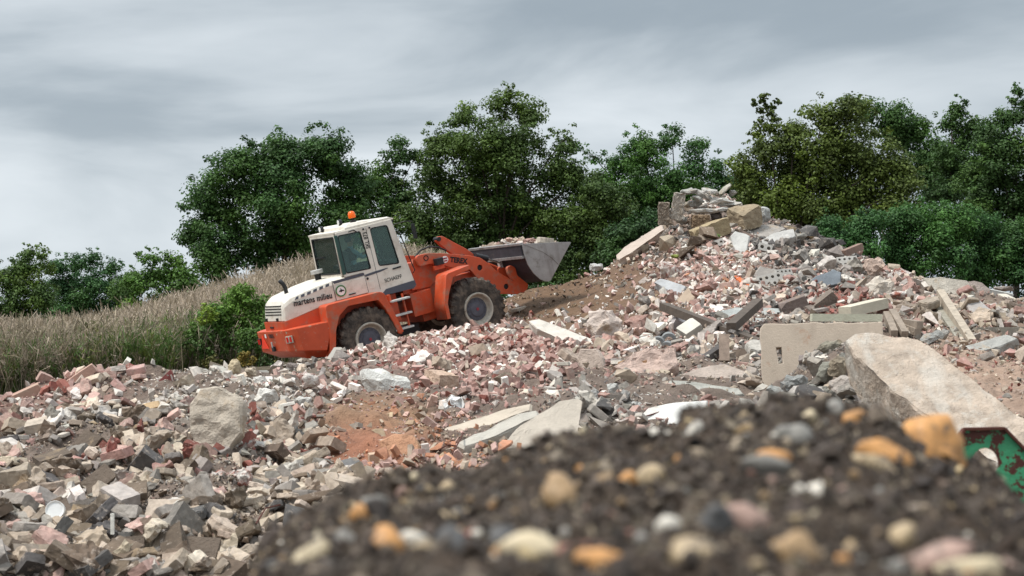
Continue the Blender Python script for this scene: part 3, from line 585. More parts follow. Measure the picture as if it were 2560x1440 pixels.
def heroes():
    BEI = (.46, .39, .31); GRY = (.33, .32, .29); PGR = (.52, .50, .46); TAN = (.36, .26, .15); BRN = (.125, .095, .072); WHT = (.62, .59, .54); WD = (.17, .135, .105)
    NP = 'near pile'
    # ---- near pile
    plate('concrete_slab', 'big upright beige slab standing on edge in the middle of the near pile', 'concrete slab', [(474, 1010), (500, 972), (540, 963), (590, 985), (608, 1035), (604, 1085), (575, 1110), (556, 1140), (512, 1163), (487, 1130), (470, 1080)], (-.25, -1, .30), .16, (.43, .37, .30), M_slabr, jag=.012, rough=.035, seg=.09)
    P = [(248, 1212, 92, 62, 34, (35, -38, 20), 'brown paving block tilted up towards the right in the near pile'), (143, 1302, 92, 74, 40, (30, -30, 15), 'brown paving block leaning beside the white plastic disc'),
         (322, 1378, 80, 66, 30, (52, -4, 12), 'flat brown paving block with a pale spot at the foot of the near pile'), (230, 1114, 52, 70, 44, (20, -50, 35), 'dark brown block standing on its end in the left of the near pile'),
         (135, 1160, 84, 60, 50, (10, -14, 30), 'dark brown cube shaped block at the left of the near pile'), (30, 1382, 92, 70, 26, (40, 18, 20), 'dark slab like block at the lower left corner of the near pile'),
         (500, 1375, 96, 66, 22, (42, 2, -5), 'low brown flat block at the foot of the near pile'), (190, 1408, 100, 56, 22, (30, -10, 8), 'brown block with an ochre edge at the bottom of the near pile'),
         (40, 1205, 70, 50, 36, (20, 10, 10), 'rough grey block at the left edge of the near pile'), (445, 1100, 50, 50, 36, (10, 10, 40), 'dark grey block just left of the big upright slab')]
    for x, y, a, b, c, rt, lab in P: block('paving_block', lab, 'paving block', (x, y), (a, b, c), rt, BRN if 'brown' in lab or 'dark' in lab else (.2, .19, .17), M_slabr, cut=.08)
    KEEP.append([(60, 1120), (110, 1120), (110, 1200), (60, 1200)])
    plate('concrete_slab', 'flat grey slab on the right above the dark hollow in the near pile', 'concrete slab', [(530, 1238), (640, 1228), (642, 1250), (600, 1262), (535, 1262)], (-.1, -.55, .9), .16, (.32, .30, .26), M_slabr)
    plate('concrete_slab', 'flat grey slab on the left above the dark hollow in the near pile', 'concrete slab', [(476, 1240), (528, 1236), (538, 1262), (520, 1285), (478, 1282)], (.1, -.9, .6), .1, (.36, .33, .29), M_slabr)
    plate('concrete_slab', 'angular grey plate left of the dark hollow in the near pile', 'concrete slab', [(396, 1300), (420, 1258), (470, 1260), (472, 1285), (430, 1308)], (-.1, -.7, .8), .06, (.36, .33, .27))
    plate('concrete_slab', 'broken pale triangular plate above the leaning brown blocks', 'concrete slab', [(238, 1290), (270, 1255), (300, 1250), (285, 1280), (250, 1300)], (0, -.8, .7), .04, (.5, .46, .38))
    rock('stone_lump', 'rough reddish brown stone lump below the angular grey plate', 'stone', (362, 1305), (84, 64, 60), (.26, .17, .115))
    plate('concrete_slab', 'sloping pale brown slab beside the edge of the dark soil', 'concrete slab', [(575, 1345), (640, 1300), (700, 1275), (715, 1285), (640, 1335), (600, 1350)], (-.2, -.6, .8), .08, (.45, .37, .28))
    rock('masonry_lump', 'crumpled lump of red brick masonry below the big upright slab', 'masonry', (560, 1198), (84, 50, 60), (.27, .1, .07), M_brickw, rough=.06)
    rock('masonry_lump', 'second lump of red brick masonry right under the big upright slab', 'masonry', (612, 1196), (56, 54, 50), (.27, .1, .07), M_brickw, rough=.06)
    o = plastic_disc()
    beam('white_stick', 'thin white stick standing upright near the foot of the near pile', 'stick', (281, 1336), (281, 1284), .025, .025, (.7, .68, .62), M_slab, Y1=14.4, Y2=14.4)
    plate('stone_plate', 'tan rectangular plate on the left of the pale gravel', 'stone plate', [(322, 1020), (398, 1000), (402, 1015), (330, 1038)], (0, -.8, .7), .07, (.48, .34, .2))
    plate('stone_plate', 'orange flat plate at the left of the near pile', 'stone plate', [(36, 1120), (118, 1108), (124, 1124), (60, 1132)], (0, -.6, .8), .05, (.52, .3, .15))
    block('brick_slab', 'pink brick slab jutting up from the left crest of the near pile', 'brick slab', (206, 938), (78, 34, 22), (10, -34, 0), (.45, .29, .23), Y=23.6)
    block('brick_slab', 'pink rounded brick lump at the far left of the crest', 'brick slab', (68, 990), (80, 44, 36), (5, -25, 15), (.42, .26, .2), Y=23.4)
    plate('metal_sheet', 'dark red bent metal sheet on the crest of the near pile', 'metal sheet', [(397, 952), (424, 926), (434, 940), (438, 990), (424, 965)], (.3, -1, .2), .012, (.16, .045, .04), M_slab, Y=23.2)
    plate('metal_sheet', 'dull red crumpled sheet lying on the crest of the near pile', 'metal sheet', [(340, 972), (365, 952), (400, 958), (412, 975), (380, 985), (345, 985)], (-.2, -.7, .7), .02, (.30, .11, .09), M_slab, Y=23.4, rough=.05)
    rock('stone_lump', 'upright beige stone on the crest of the near pile in front of the road', 'stone', (586, 918), (42, 46, 30), (.44, .36, .24), Y=23.6)
    rock('stone_lump', 'rounded cream stone on the crest right of the upright beige stone', 'stone', (627, 930), (34, 28, 24), (.5, .42, .32), Y=23.8)
    rock('stone_lump', 'large pale stone on the crest left of the upright beige stone', 'stone', (510, 938), (58, 44, 34), (.42, .39, .34), Y=23.6, ry=30)
    plate('stone_plate', 'thin tan plates on the crest of the near pile', 'stone plate', [(440, 945), (500, 928), (520, 940), (480, 955), (446, 958)], (0, -.5, .9), .05, (.38, .33, .25), Y=23.6)
    rock('stone_lump', 'white plaster lump right of the big upright slab', 'stone', (668, 990), (60, 50, 40), WHT); rock('stone_lump', 'white angular lump at the top of the near pile', 'stone', (650, 960), (50, 44, 40), WHT, ry=40)
    rock('stone_lump', 'smooth pale lump in the rubble above the red bricks', 'stone', (755, 1005), (56, 34, 36), PGR)
    block('paving_block', 'dark grey notched block lying on the lower edge of the red sand', 'paving block', (876, 1172), (56, 46, 34), (20, -12, 25), (.15, .145, .14), M_slabr)
    plate('stone_plate', 'cream rounded plate beside the dark soil edge', 'stone plate', [(765, 1195), (800, 1188), (826, 1195), (818, 1225), (790, 1238), (768, 1225)], (-.1, -.8, .6), .06, (.52, .46, .37))
    # ---- middle
    rock('white_slab_lump', 'large white chalky slab lying below the rear wheel of the loader', 'concrete slab', (965, 962), (160, 78, 60), (.60, .59, .55), M_slabr, rz=0, ry=14, pts=26, rough=.02)
    block('stone_block', 'pinkish beige block with a brown end face right of the chalky slab', 'stone block', (1102, 968), (56, 90, 72), (8, 4, 28), (.50, .36, .27), M_slabr, rough=.02)
    rock('stone_lump', 'grey beige stone between the chalky slab and the pinkish block', 'stone', (1046, 998), (44, 42, 30), (.40, .34, .28))
    rock('masonry_lump', 'white and red masonry lump on the right side of the near pile crest', 'masonry', (768, 952), (72, 48, 50), (.3, .1, .08), M_brickw)
    beam('concrete_post', 'grey concrete post leaning against the rubble under the counterweight', 'post', (812, 932), (848, 876), .2, .16, (.34, .32, .28), M_slab, Y1=41.6, Y2=42.3)
    block('paving_block', 'dark grey block on the ridge left of the concrete post', 'paving block', (792, 905), (26, 24, 18), (10, 20, 30), (.16, .145, .13)); rock('stone_lump', 'grey brown stone on the ridge under the counterweight', 'stone', (730, 920), (34, 30, 30), (.22, .18, .16))
    plate('concrete_slab', 'upper of the long thin slabs above the dark soil', 'concrete slab', [(1084, 1090), (1110, 1072), (1230, 1032), (1330, 1008), (1328, 1022), (1240, 1058), (1150, 1090), (1098, 1100)], (-.12, -.42, 1), .15, (.47, .40, .32), jag=.008, rough=.012)
    plate('concrete_slab', 'lower of the long thin slabs above the dark soil', 'concrete slab', [(1140, 1108), (1180, 1088), (1260, 1052), (1345, 1025), (1350, 1040), (1270, 1075), (1200, 1105), (1160, 1118)], (-.12, -.42, 1), .13, (.40, .37, .32), jag=.012, rough=.018, Y=17.4)
    plate('concrete_slab', 'wide smooth pale slab rising behind the dark soil', 'concrete slab', [(1245, 1120), (1300, 1060), (1400, 1000), (1448, 992), (1460, 1000), (1420, 1050), (1450, 1080), (1440, 1130)], (.12, -.6, .9), .10, (.43, .375, .31), jag=.006, rough=.01, Y=17.2)
    plate('sandstone_slab', 'orange stained slab at the right of the red sand patch', 'stone slab', [(948, 1098), (985, 1078), (1030, 1082), (1048, 1108), (1052, 1150), (1010, 1156), (965, 1140)], (.1, -.9, .7), .08, (.44, .235, .14), M_slabr, rough=.03)
    block('brick', 'white brick standing on end beside the orange stained slab', 'brick', (1065, 1132), (18, 14, 46), (6, -8, 10), (.56, .5, .45), Y=16.6); block('brick', 'cream half brick on the lower red sand', 'brick', (935, 1148), (26, 22, 30), (10, -5, 15), (.48, .34, .24))
    rock('crumpled_cloth', 'crumpled whitish blue plastic sheet on the brick slope', 'plastic sheet', (1136, 1018), (48, 58, 26), (.50, .50, .56), M_plastic, rough=.16, ry=35)
    rock('stone_lump', 'ochre lump beneath the long thin slabs', 'stone', (1100, 1148), (50, 26, 26), (.34, .2, .09))
    # cracked white slabs and grey stones
    plate('white_slab', 'cracked white slab, lower piece behind the dark soil', 'concrete slab', [(1590, 1050), (1620, 1020), (1690, 1003), (1770, 1000), (1760, 1050), (1700, 1070), (1610, 1075)], (0, -.7, .8), .06, (.66, .64, .60), rough=.006, jag=.006)
    plate('white_slab', 'cracked white slab, upper left piece', 'concrete slab', [(1585, 1000), (1598, 985), (1655, 982), (1660, 996), (1620, 1012)], (0, -.6, .9), .06, (.66, .64, .60), rough=.006, jag=.006)
    plate('concrete_slab', 'thick grey slab lying across above the cracked white slabs', 'concrete slab', [(1650, 980), (1672, 950), (1740, 955), (1850, 972), (1862, 985), (1760, 984), (1700, 985)], (0, -.42, .9), .22, (.36, .35, .31), M_slabr)
    for x, y, a, b, k, lab in [(1530, 975, 36, 40, 0, 'tall rough grey stone in the cluster right of the wide slab'), (1455, 1005, 42, 34, 1, 'speckled grey stone at the left of the cluster'), (1510, 1020, 50, 40, 2, 'pale grey stone in the middle of the cluster'), (1560, 995, 34, 50, 3, 'split grey stone in the cluster'), (1585, 1015, 44, 26, 4, 'low grey stone at the right of the cluster'), (1488, 985, 28, 30, 5, 'small dark grey stone in the cluster')]:
        rock('stone_lump', lab, 'stone', (x, y), (a, b, 26), (.34, .33, .31) if k % 2 else (.42, .41, .38), seed=k)
    # ---- planks and panels
    plate('long_white_beam', 'long white concrete beam sloping down right of the front wheel', 'concrete beam', [(1322, 800), (1345, 797), (1500, 856), (1496, 872), (1440, 868), (1330, 812)], (.1, -.75, .75), .16, (.62, .57, .50), jag=.012)
    rock('plaster_lump', 'tall rough white and pink plaster lump above the long beam', 'masonry', (1512, 815), (110, 88, 60), (.56, .47, .41), M_slabr, ry=35, rough=.045, pts=30)
    plate('concrete_slab', 'beige slab edge standing right of the long beam end', 'concrete slab', [(1440, 895), (1450, 872), (1490, 870), (1512, 925), (1500, 965), (1478, 960)], (-.4, -1, .25), .14, (.46, .37, .31), M_slabr)
    plate('masonry_block', 'broken wall block with brick and plaster on top in front of the planks', 'masonry', [(1535, 915), (1590, 880), (1690, 868), (1700, 905), (1640, 948), (1590, 950)], (.15, -.75, .75), .30, (.50, .37, .31), M_slabr, rough=.05)
    plate('brown_stone_face', 'smooth orange brown stone face under the broken wall block', 'stone', [(1545, 905), (1572, 896), (1616, 900), (1618, 945), (1575, 946), (1545, 925)], (-.1, -1, .1), .1, (.30, .17, .09), rough=.006)
    beam('wood_beam', 'long grey timber sloping down to the concrete panel', 'timber', (1658, 766), (1900, 860), .16, .15, (.085, .065, .05), Y1=38.5, Y2=33.6); beam('wood_beam', 'short dark timber crossing over the long grey timber', 'timber', (1828, 818), (1896, 756), .17, .15, (.09, .07, .055), Y1=34.4, Y2=36.2)
    beam('wood_post', 'upright timber post under the long grey timber', 'timber', (1811, 906), (1810, 840), .16, .14, (.24, .18, .14), Y1=31.0, Y2=31.2); beam('wood_beam', 'horizontal dark timber behind the upright post', 'timber', (1826, 886), (1904, 876), .14, .12, (.17, .13, .10), Y1=32.5, Y2=32)
    beam('wood_beam', 'lower dark timber beside the concrete panel', 'timber', (1750, 905), (1806, 868), .12, .1, (.07, .06, .055), Y1=30.6, Y2=31.6)
    plate('concrete_slab', 'grey flat slab above the timbers', 'concrete slab', [(1790, 780), (1840, 768), (1948, 770), (1955, 785), (1830, 792)], (0, -.4, .9), .2, (.38, .39, .37), M_slabr); plate('concrete_slab', 'second grey flat slab just above the crossed timbers', 'concrete slab', [(1805, 808), (1850, 795), (1940, 795), (1950, 806), (1860, 815), (1815, 818)], (0, -.4, .9), .2, (.36, .37, .35), M_slabr)
    block('stone_block', 'white squared block left of the long grey timber', 'stone block', (1728, 830), (50, 46, 40), (24, -32, 18), (.52, .49, .43)); block('stone_block', 'grey lilac block behind the white squared block', 'stone block', (1700, 812), (40, 34, 26), (20, 25, 10), (.42, .38, .37))
    panel_wall()
    plate('concrete_slab', 'light brown pointed slab left of the concrete panel', 'concrete slab', [(1700, 935), (1760, 915), (1815, 908), (1868, 930), (1866, 944), (1800, 945), (1740, 945)], (0, -.5, .9), .15, (.40, .33, .28), M_slabr)
    rock('masonry_lump', 'small red and white masonry lump left of the pointed slab', 'masonry', (1745, 932), (42, 26, 24), (.3, .1, .08), M_brickw)
    beam('concrete_beam', 'greenish white beam lying on top of the concrete panel', 'concrete beam', (2028, 794), (2202, 795), .3, .13, (.50, .49, .38), M_slab, Y1=34, Y2=34); beam('concrete_beam', 'short cream beam above the greenish beam', 'concrete beam', (2112, 780), (2205, 758), .3, .18, (.52, .47, .37), M_slab, Y1=35.4, Y2=36)
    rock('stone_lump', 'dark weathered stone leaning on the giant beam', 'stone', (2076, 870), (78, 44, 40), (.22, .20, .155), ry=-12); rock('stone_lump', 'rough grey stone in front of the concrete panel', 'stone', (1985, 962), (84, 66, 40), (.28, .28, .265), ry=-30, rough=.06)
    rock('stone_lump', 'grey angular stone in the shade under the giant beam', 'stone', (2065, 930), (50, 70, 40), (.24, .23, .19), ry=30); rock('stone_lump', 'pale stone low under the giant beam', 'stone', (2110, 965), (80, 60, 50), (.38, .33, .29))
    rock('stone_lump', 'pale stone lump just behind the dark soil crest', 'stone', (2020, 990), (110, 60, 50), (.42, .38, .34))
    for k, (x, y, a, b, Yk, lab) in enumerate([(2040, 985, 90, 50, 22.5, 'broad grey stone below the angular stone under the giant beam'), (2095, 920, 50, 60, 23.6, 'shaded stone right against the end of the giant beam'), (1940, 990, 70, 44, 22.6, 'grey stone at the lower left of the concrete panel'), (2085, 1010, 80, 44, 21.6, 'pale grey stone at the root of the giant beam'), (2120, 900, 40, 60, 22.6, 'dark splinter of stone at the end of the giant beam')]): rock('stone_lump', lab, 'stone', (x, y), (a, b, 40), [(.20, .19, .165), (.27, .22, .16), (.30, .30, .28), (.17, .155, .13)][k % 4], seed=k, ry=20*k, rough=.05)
    giant_beam()
    # ---- high pile
    rock('masonry_lump', 'rounded brick masonry lump with an orange tile on the left of the high pile', 'masonry', (1676, 680), (80, 54, 50), (.34, .13, .09), M_brickw, ry=24)
    plate('concrete_slab', 'bluish grey slab below the rounded masonry lump', 'concrete slab', [(1635, 705), (1650, 695), (1716, 716), (1708, 734), (1690, 736)], (0, -.7, .8), .18, (.40, .40, .40))
    plate('stone_plate', 'tan five sided plate on the brick face of the high pile', 'stone plate', [(1692, 748), (1720, 717), (1740, 738), (1734, 758), (1700, 764)], (-.1, -.9, .5), .12, (.46, .36, .27)); plate('concrete_slab', 'pale grey slab at the top of the brick face', 'concrete slab', [(1826, 590), (1838, 577), (1874, 590), (1866, 632), (1836, 625)], (-.1, -.8, .5), .15, (.50, .49, .46))
    plate('concrete_slab', 'beige leaning slab in the middle of the high pile', 'concrete slab', [(1862, 690), (1876, 662), (1884, 670), (1872, 700), (1860, 702)], (-.4, -.9, .2), .15, (.42, .33, .26)); plate('concrete_slab', 'grey plates leaning in the middle of the high pile', 'concrete slab', [(1884, 690), (1900, 665), (1940, 672), (1950, 690), (1910, 700)], (0, -.9, .5), .12, (.33, .30, .27))
    plate('slate_slab', 'dark blue grey slab with a pointed top in the high pile', 'stone slab', [(2020, 705), (2040, 690), (2085, 673), (2104, 680), (2102, 710), (2070, 716)], (0, -.9, .45), .15, (.19, .21, .23)); rock('stone_lump', 'large pinkish beige stone on the right shoulder of the high pile', 'stone', (2186, 672), (64, 64, 50), (.50, .38, .31), rough=.05)
    rock('stone_lump', 'large cream stone below the pinkish beige stone', 'stone', (2200, 718), (84, 56, 50), (.52, .46, .39), rough=.05); rock('masonry_lump', 'reddish masonry lump on the skyline right of the high pile', 'masonry', (2255, 690), (56, 46, 40), (.36, .17, .13), M_brickw, rough=.06)
    rock('masonry_lump', 'pink masonry lump above the greenish beams', 'masonry', (2245, 742), (56, 36, 36), (.38, .2, .16), M_brickw)
    plate('concrete_slab', 'flat pale slab on the upper right of the high pile', 'concrete slab', [(1888, 612), (1925, 585), (1985, 572), (1990, 590), (1940, 606), (1905, 615)], (.1, -.5, .9), .2, (.45, .43, .40), M_slabr); plate('concrete_slab', 'dark edged slab under the boulders of the high pile', 'concrete slab', [(1855, 578), (1880, 563), (1930, 560), (1965, 572), (1925, 590), (1880, 592)], (0, -.5, .9), .2, (.33, .30, .27), M_slabr)
    rock('boulder', 'yellow brown boulder on the right skyline of the high pile', 'boulder', (2018, 583), (60, 34, 36), (.37, .26, .14), Y=51, rough=.04); rock('boulder', 'tan slab like boulder left of the yellow brown boulder', 'boulder', (1965, 574), (58, 20, 30), (.42, .33, .22), Y=51.4)
    beam('wood_beam', 'thin timber sloping down the right skyline of the high pile', 'timber', (2036, 598), (2085, 626), .15, .12, (.27, .23, .2), lift=.3); beam('wood_beam', 'reddish timber sticking up on the right skyline', 'timber', (2108, 634), (2152, 616), .2, .16, (.24, .16, .125), Y1=50.5, Y2=50.8)
    # summit heap
    YS = 49.6
    SUM = [('stone_post', 'short brown grey post at the left end of the summit heap', 'post', 1660, 534, 28, 56, 26, 0, 0, (.22, .18, .14)), ('stone_post', 'taller pale post leaning beside the short post on the summit', 'post', 1695, 516, 30, 66, 22, 0, 9, (.37, .33, .28)),
           ('stone_block', 'long yellowish squared block below the summit slabs', 'stone block', 1777, 578, 98, 40, 40, 12, -22, (.37, .29, .175)), ('stone_block', 'big tan cut block on the right of the summit', 'stone block', 1862, 543, 66, 54, 60, 35, -14, (.31, .245, .165)),
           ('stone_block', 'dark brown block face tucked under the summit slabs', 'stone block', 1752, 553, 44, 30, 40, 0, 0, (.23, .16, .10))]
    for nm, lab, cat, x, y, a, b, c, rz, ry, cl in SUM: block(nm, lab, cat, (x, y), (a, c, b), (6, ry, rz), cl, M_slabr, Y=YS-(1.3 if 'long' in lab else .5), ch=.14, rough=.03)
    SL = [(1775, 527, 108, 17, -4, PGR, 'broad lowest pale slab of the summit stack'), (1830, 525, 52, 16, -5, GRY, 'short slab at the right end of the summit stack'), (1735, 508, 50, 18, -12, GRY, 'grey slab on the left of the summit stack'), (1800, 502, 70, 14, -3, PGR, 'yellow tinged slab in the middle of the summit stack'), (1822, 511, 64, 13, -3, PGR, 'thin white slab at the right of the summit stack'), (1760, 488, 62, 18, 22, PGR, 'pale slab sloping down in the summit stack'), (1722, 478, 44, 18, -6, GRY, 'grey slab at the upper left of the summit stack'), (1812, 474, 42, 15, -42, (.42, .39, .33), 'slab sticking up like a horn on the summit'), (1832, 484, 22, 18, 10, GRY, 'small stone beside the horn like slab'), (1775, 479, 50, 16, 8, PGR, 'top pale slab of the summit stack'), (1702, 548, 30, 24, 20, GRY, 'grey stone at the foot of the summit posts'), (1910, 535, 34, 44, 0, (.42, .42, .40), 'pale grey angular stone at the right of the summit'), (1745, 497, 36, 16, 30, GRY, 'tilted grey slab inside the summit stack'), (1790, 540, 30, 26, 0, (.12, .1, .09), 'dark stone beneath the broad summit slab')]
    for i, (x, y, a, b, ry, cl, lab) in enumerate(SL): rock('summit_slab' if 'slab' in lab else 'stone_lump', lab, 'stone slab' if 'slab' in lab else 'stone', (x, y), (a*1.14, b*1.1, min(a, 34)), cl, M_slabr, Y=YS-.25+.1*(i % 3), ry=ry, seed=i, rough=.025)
    plate('concrete_slab', 'long smooth slab forming the left skyline slope of the high pile', 'concrete slab', [(1540, 640), (1560, 618), (1655, 560), (1660, 575), (1600, 612), (1548, 650)], (-.5, -.5, .8), .2, (.46, .38, .32), Y=51.6)
    rock('stone_lump', 'pale squared stone on the skyline of the earth ramp', 'stone', (1490, 668), (40, 24, 24), (.48, .47, .45), Y=52.0); rock('stone_lump', 'long dark stone on the left shoulder of the high pile', 'stone', (1665, 585), (44, 18, 20), (.22, .19, .165), ry=-35)
    rock('moss_clump', 'bright green moss clump on the left of the brick face', 'moss', (1697, 641), (46, 12, 26), (.20, .24, .05), M_slab); rock('moss_clump', 'small green tuft under the yellowish squared block', 'moss', (1795, 590), (16, 12, 12), (.10, .16, .04), M_slab)
    # hollow blocks and pipe rings
    for (x, y, s, rt, lab) in [(1925, 708, 62, (60, -12, 10), 'large hollow block with round holes facing up in the high pile'), (1958, 690, 46, (58, -5, 25), 'second hollow block behind the large one in the high pile'), (2118, 660, 50, (55, -5, 0), 'white hollow block on the right of the high pile'), (1797, 609, 26, (70, -20, 0), 'small hollow brick below the yellowish squared block'), (1912, 622, 34, (65, 15, 0), 'grey hollow block in the dark rubble near the top'), (2031, 613, 20, (75, 0, 0), 'small ring shaped hollow brick on the skyline')]: hollow_block(x, y, s, rt, lab)
    for (x, y, s, lab) in [(1645, 858, 34, 'left pipe ring among the white bricks'), (1672, 850, 38, 'upper pipe ring among the white bricks'), (1668, 868, 30, 'lower pipe ring among the white bricks'), (1994, 727, 20, 'small pipe ring beside the dark red bricks')]: pipe_ring(x, y, s, lab)
    rock('tile_piece', 'orange roof tile piece beside the pipe rings', 'tile', (1695, 858), (26, 20, 12), (.48, .17, .07), M_slab)
    beam('metal_bar', 'orange metal strip lying in the brick face', 'metal strip', (1838, 692), (1876, 720), .12, .05, (.55, .13, .04), M_slab, lift=.35); rock('round_stone', 'white domed cap on a stick right of the brick face', 'stone', (1918, 732), (26, 14, 16), (.6, .56, .52), M_slab, keep=False)
    beam('metal_bar', 'thin dark rod under the white domed cap', 'rod', (1917, 740), (1917, 762), .03, .03, (.1, .09, .08), M_slab, Y1=42, Y2=42)
    block('stone_block', 'brown tilted block behind the greenish beam', 'stone block', (2062, 756), (66, 30, 30), (15, -38, 0), (.2, .16, .13), M_slabr); block('stone_block', 'dark brown block with two rolls left of the tilted block', 'stone block', (1985, 765), (70, 34, 36), (10, -20, 0), (.2, .155, .135), M_slabr)
    # ---- right flank
    plate('concrete_slab', 'big flat grey slab on the right skyline', 'concrete slab', [(2308, 695), (2350, 692), (2418, 700), (2440, 735), (2400, 745), (2330, 740)], (0, -.85, .6), .25, (.42, .38, .32), M_slabr); plate('concrete_slab', 'brownish flat slab right of the big skyline slab', 'concrete slab', [(2420, 702), (2455, 706), (2478, 724), (2470, 745), (2445, 740)], (.1, -.8, .6), .2, (.28, .23, .2), M_slabr)
    beam('wood_beam', 'long leaning plank nearest the right edge of the pile', 'timber', (2350, 736), (2430, 862), .14, .2, (.37, .31, .24), Y1=37.8, Y2=33.8); beam('wood_beam', 'weathered plank leaning left of the long leaning plank', 'timber', (2340, 768), (2400, 858), .14, .2, (.28, .26, .21), Y1=37.6, Y2=34.3)
    plate('concrete_slab', 'pale tapered slab right of the leaning planks', 'concrete slab', [(2416, 750), (2440, 744), (2500, 798), (2488, 804), (2430, 800)], (0, -.8, .6), .12, (.42, .39, .37)); beam('concrete_beam', 'pale plank sloping down at the right edge of the pile', 'concrete beam', (2504, 742), (2600, 790), .2, .14, (.52, .47, .39), M_slab, Y1=45, Y2=42)
    beam('wood_beam', 'horizontal timber by the right edge of the pile', 'timber', (2430, 830), (2580, 828), .2, .16, (.30, .27, .22), lift=.3); plate('concrete_slab', 'grey slab lying at the foot of the leaning planks', 'concrete slab', [(2390, 872), (2440, 858), (2520, 836), (2545, 845), (2500, 868), (2440, 880), (2400, 882)], (0, -.5, .9), .2, (.36, .35, .32), M_slabr)
    for i, (x1, y1, x2, y2) in enumerate([(2230, 780, 2262, 836), (2216, 786, 2236, 834), (2255, 815, 2295, 830), (2262, 806, 2300, 812)]): beam('broken_plank', ['longer broken plank right of the concrete panel', 'upright broken plank at the end of the greenish beam', 'lower short plank right of the concrete panel', 'upper short plank right of the concrete panel'][i], 'timber', (x1, y1), (x2, y2), .12, .12, (.26, .21, .165), Y1=34.5, Y2=33.7)
    rock('stone_lump', 'grey stone right behind the giant beam', 'stone', (2330, 842), (70, 28, 30), (.33, .33, .31), ry=-20); rock('stone_lump', 'rounded grey stone beside the leaning planks', 'stone', (2360, 838), (26, 34, 24), (.33, .31, .28), ry=30)
    rock('stone_lump', 'pale lump near the top of the giant beam', 'stone', (2350, 870), (50, 14, 24), (.5, .46, .4)); rock('stone_lump', 'tall pinkish stone at the lower right beyond the giant beam', 'stone', (2546, 990), (40, 50, 30), (.40, .30, .24)); rock('stone_lump', 'long grey stone on the right skyline', 'stone', (2508, 722), (60, 16, 30), (.27, .23, .2), Y=50)
    block('stone_block', 'white grey block on the right skyline', 'stone block', (2500, 740), (60, 30, 24), (8, 12, 0), (.42, .41, .38), Y=48)
    for k, pts in enumerate([[(1095, 1125, 17.2), (1120, 1112, 17.3), (1160, 1118, 17.4), (1190, 1098, 17.5)], [(1130, 1135, 16.8), (1150, 1100, 17.1), (1158, 1082, 17.4)], [(1600, 1045, 18.0), (1650, 1030, 18.1), (1700, 1036, 18.1), (1745, 1022, 18.2)], [(268, 1110, 19.0), (330, 1075, 19.6), (392, 1040, 20.6)], [(640, 1310, 14.6), (665, 1270, 14.9), (700, 1262, 15.2)]]):
        bm = bmesh.new(); prev = None
        for i in range(13):
            t = i/12*(len(pts)-1); j = min(int(t), len(pts)-2); f = t-j; A, B = Vector(at(*pts[j])), Vector(at(*pts[j+1])); p = A.lerp(B, f); d = (B-A).normalized(); x = d.cross(Vector((0, .2, 1))).normalized(); y = d.cross(x); ring = [bm.verts.new(p+(x*math.cos(q*1.257)+y*math.sin(q*1.257))*.007) for q in range(5)]
            if prev: [bm.faces.new((prev[q], prev[(q+1) % 5], ring[(q+1) % 5], ring[q])) for q in range(5)]
            prev = ring
        o = link('bent_wire', b2m('bent_wire', bm), M_rust); tag(o, ['rusty bent wire lying below the upper thin slab', 'short bent wire rising beneath the long thin slabs', 'thin dark wire across the cracked white slab', 'pale thin rod lying across the left of the near pile', 'bent wire at the edge of the dark soil'][k], 'wire')

def plastic_disc():
    Y = 14.9; c = at(138, 1276, Y+.12); r = 25*Y/FPX; bm = bmesh.new(); bmesh.ops.create_cone(bm, cap_ends=True, segments=40, radius1=r, radius2=r*.94, depth=.05)
    top = [f for f in bm.faces if f.normal.z > .9]; bmesh.ops.inset_region(bm, faces=top, thickness=.012, depth=-.012); bmesh.ops.bevel(bm, geom=[e for e in bm.edges], offset=.003, segments=1, affect='EDGES')
    o = link('plastic_lid', b2m('plastic_lid', bm), M_plastic); o.location = c; o.rotation_euler = (R_(72), R_(-20), R_(10)); tag(o, 'round white plastic lid half buried behind the leaning brown block', 'lid'); return o
def hollow_block(x, y, s, rt, lab):
    Y = Yat(x, y+s*.1)-.25; k = Y/FPX*s; cu = bpy.data.curves.new('hollow_block', 'CURVE'); cu.dimensions = '2D'; cu.fill_mode = 'BOTH'; cu.extrude = k*.22; cu.bevel_depth = k*.01
    def sp(P):
        q = cu.splines.new('POLY'); q.points.add(len(P)-1); q.use_cyclic_u = True
        for i, p in enumerate(P): q.points[i].co = (p[0], p[1], 0, 1)
    a, b = (k*.5, k*.3) if s > 30 else (k*.5, k*.34); sp([(-a, -b), (a, -b), (a, b), (-a, b)])
    nx, ny = (4, 2) if s > 40 else (2, 1) if s > 22 else (1, 1); rr = min(a/nx, b/ny)*.62
    for i in range(nx):
        for j in range(ny):
            cx, cy = -a+(i+.5)*2*a/nx, -b+(j+.5)*2*b/ny; sp([(cx+rr*math.cos(t*.5236), cy+rr*math.sin(t*.5236)) for t in range(12)])
    t = bpy.data.objects.new('t', cu); me = bpy.data.meshes.new_from_object(t); bpy.data.objects.remove(t)
    o = link('hollow_block', me, M_slab if True else None); me.materials.clear(); me.materials.append(M_slab); o.location = at(x, y, Y); o.rotation_euler = [R_(v) for v in rt]; o.color = (.36, .34, .31, 1); tag(o, lab, 'hollow block')
    KEEP.append([(x-s*.45, y-s*.28), (x+s*.45, y-s*.28), (x+s*.45, y+s*.25), (x-s*.45, y+s*.25)])
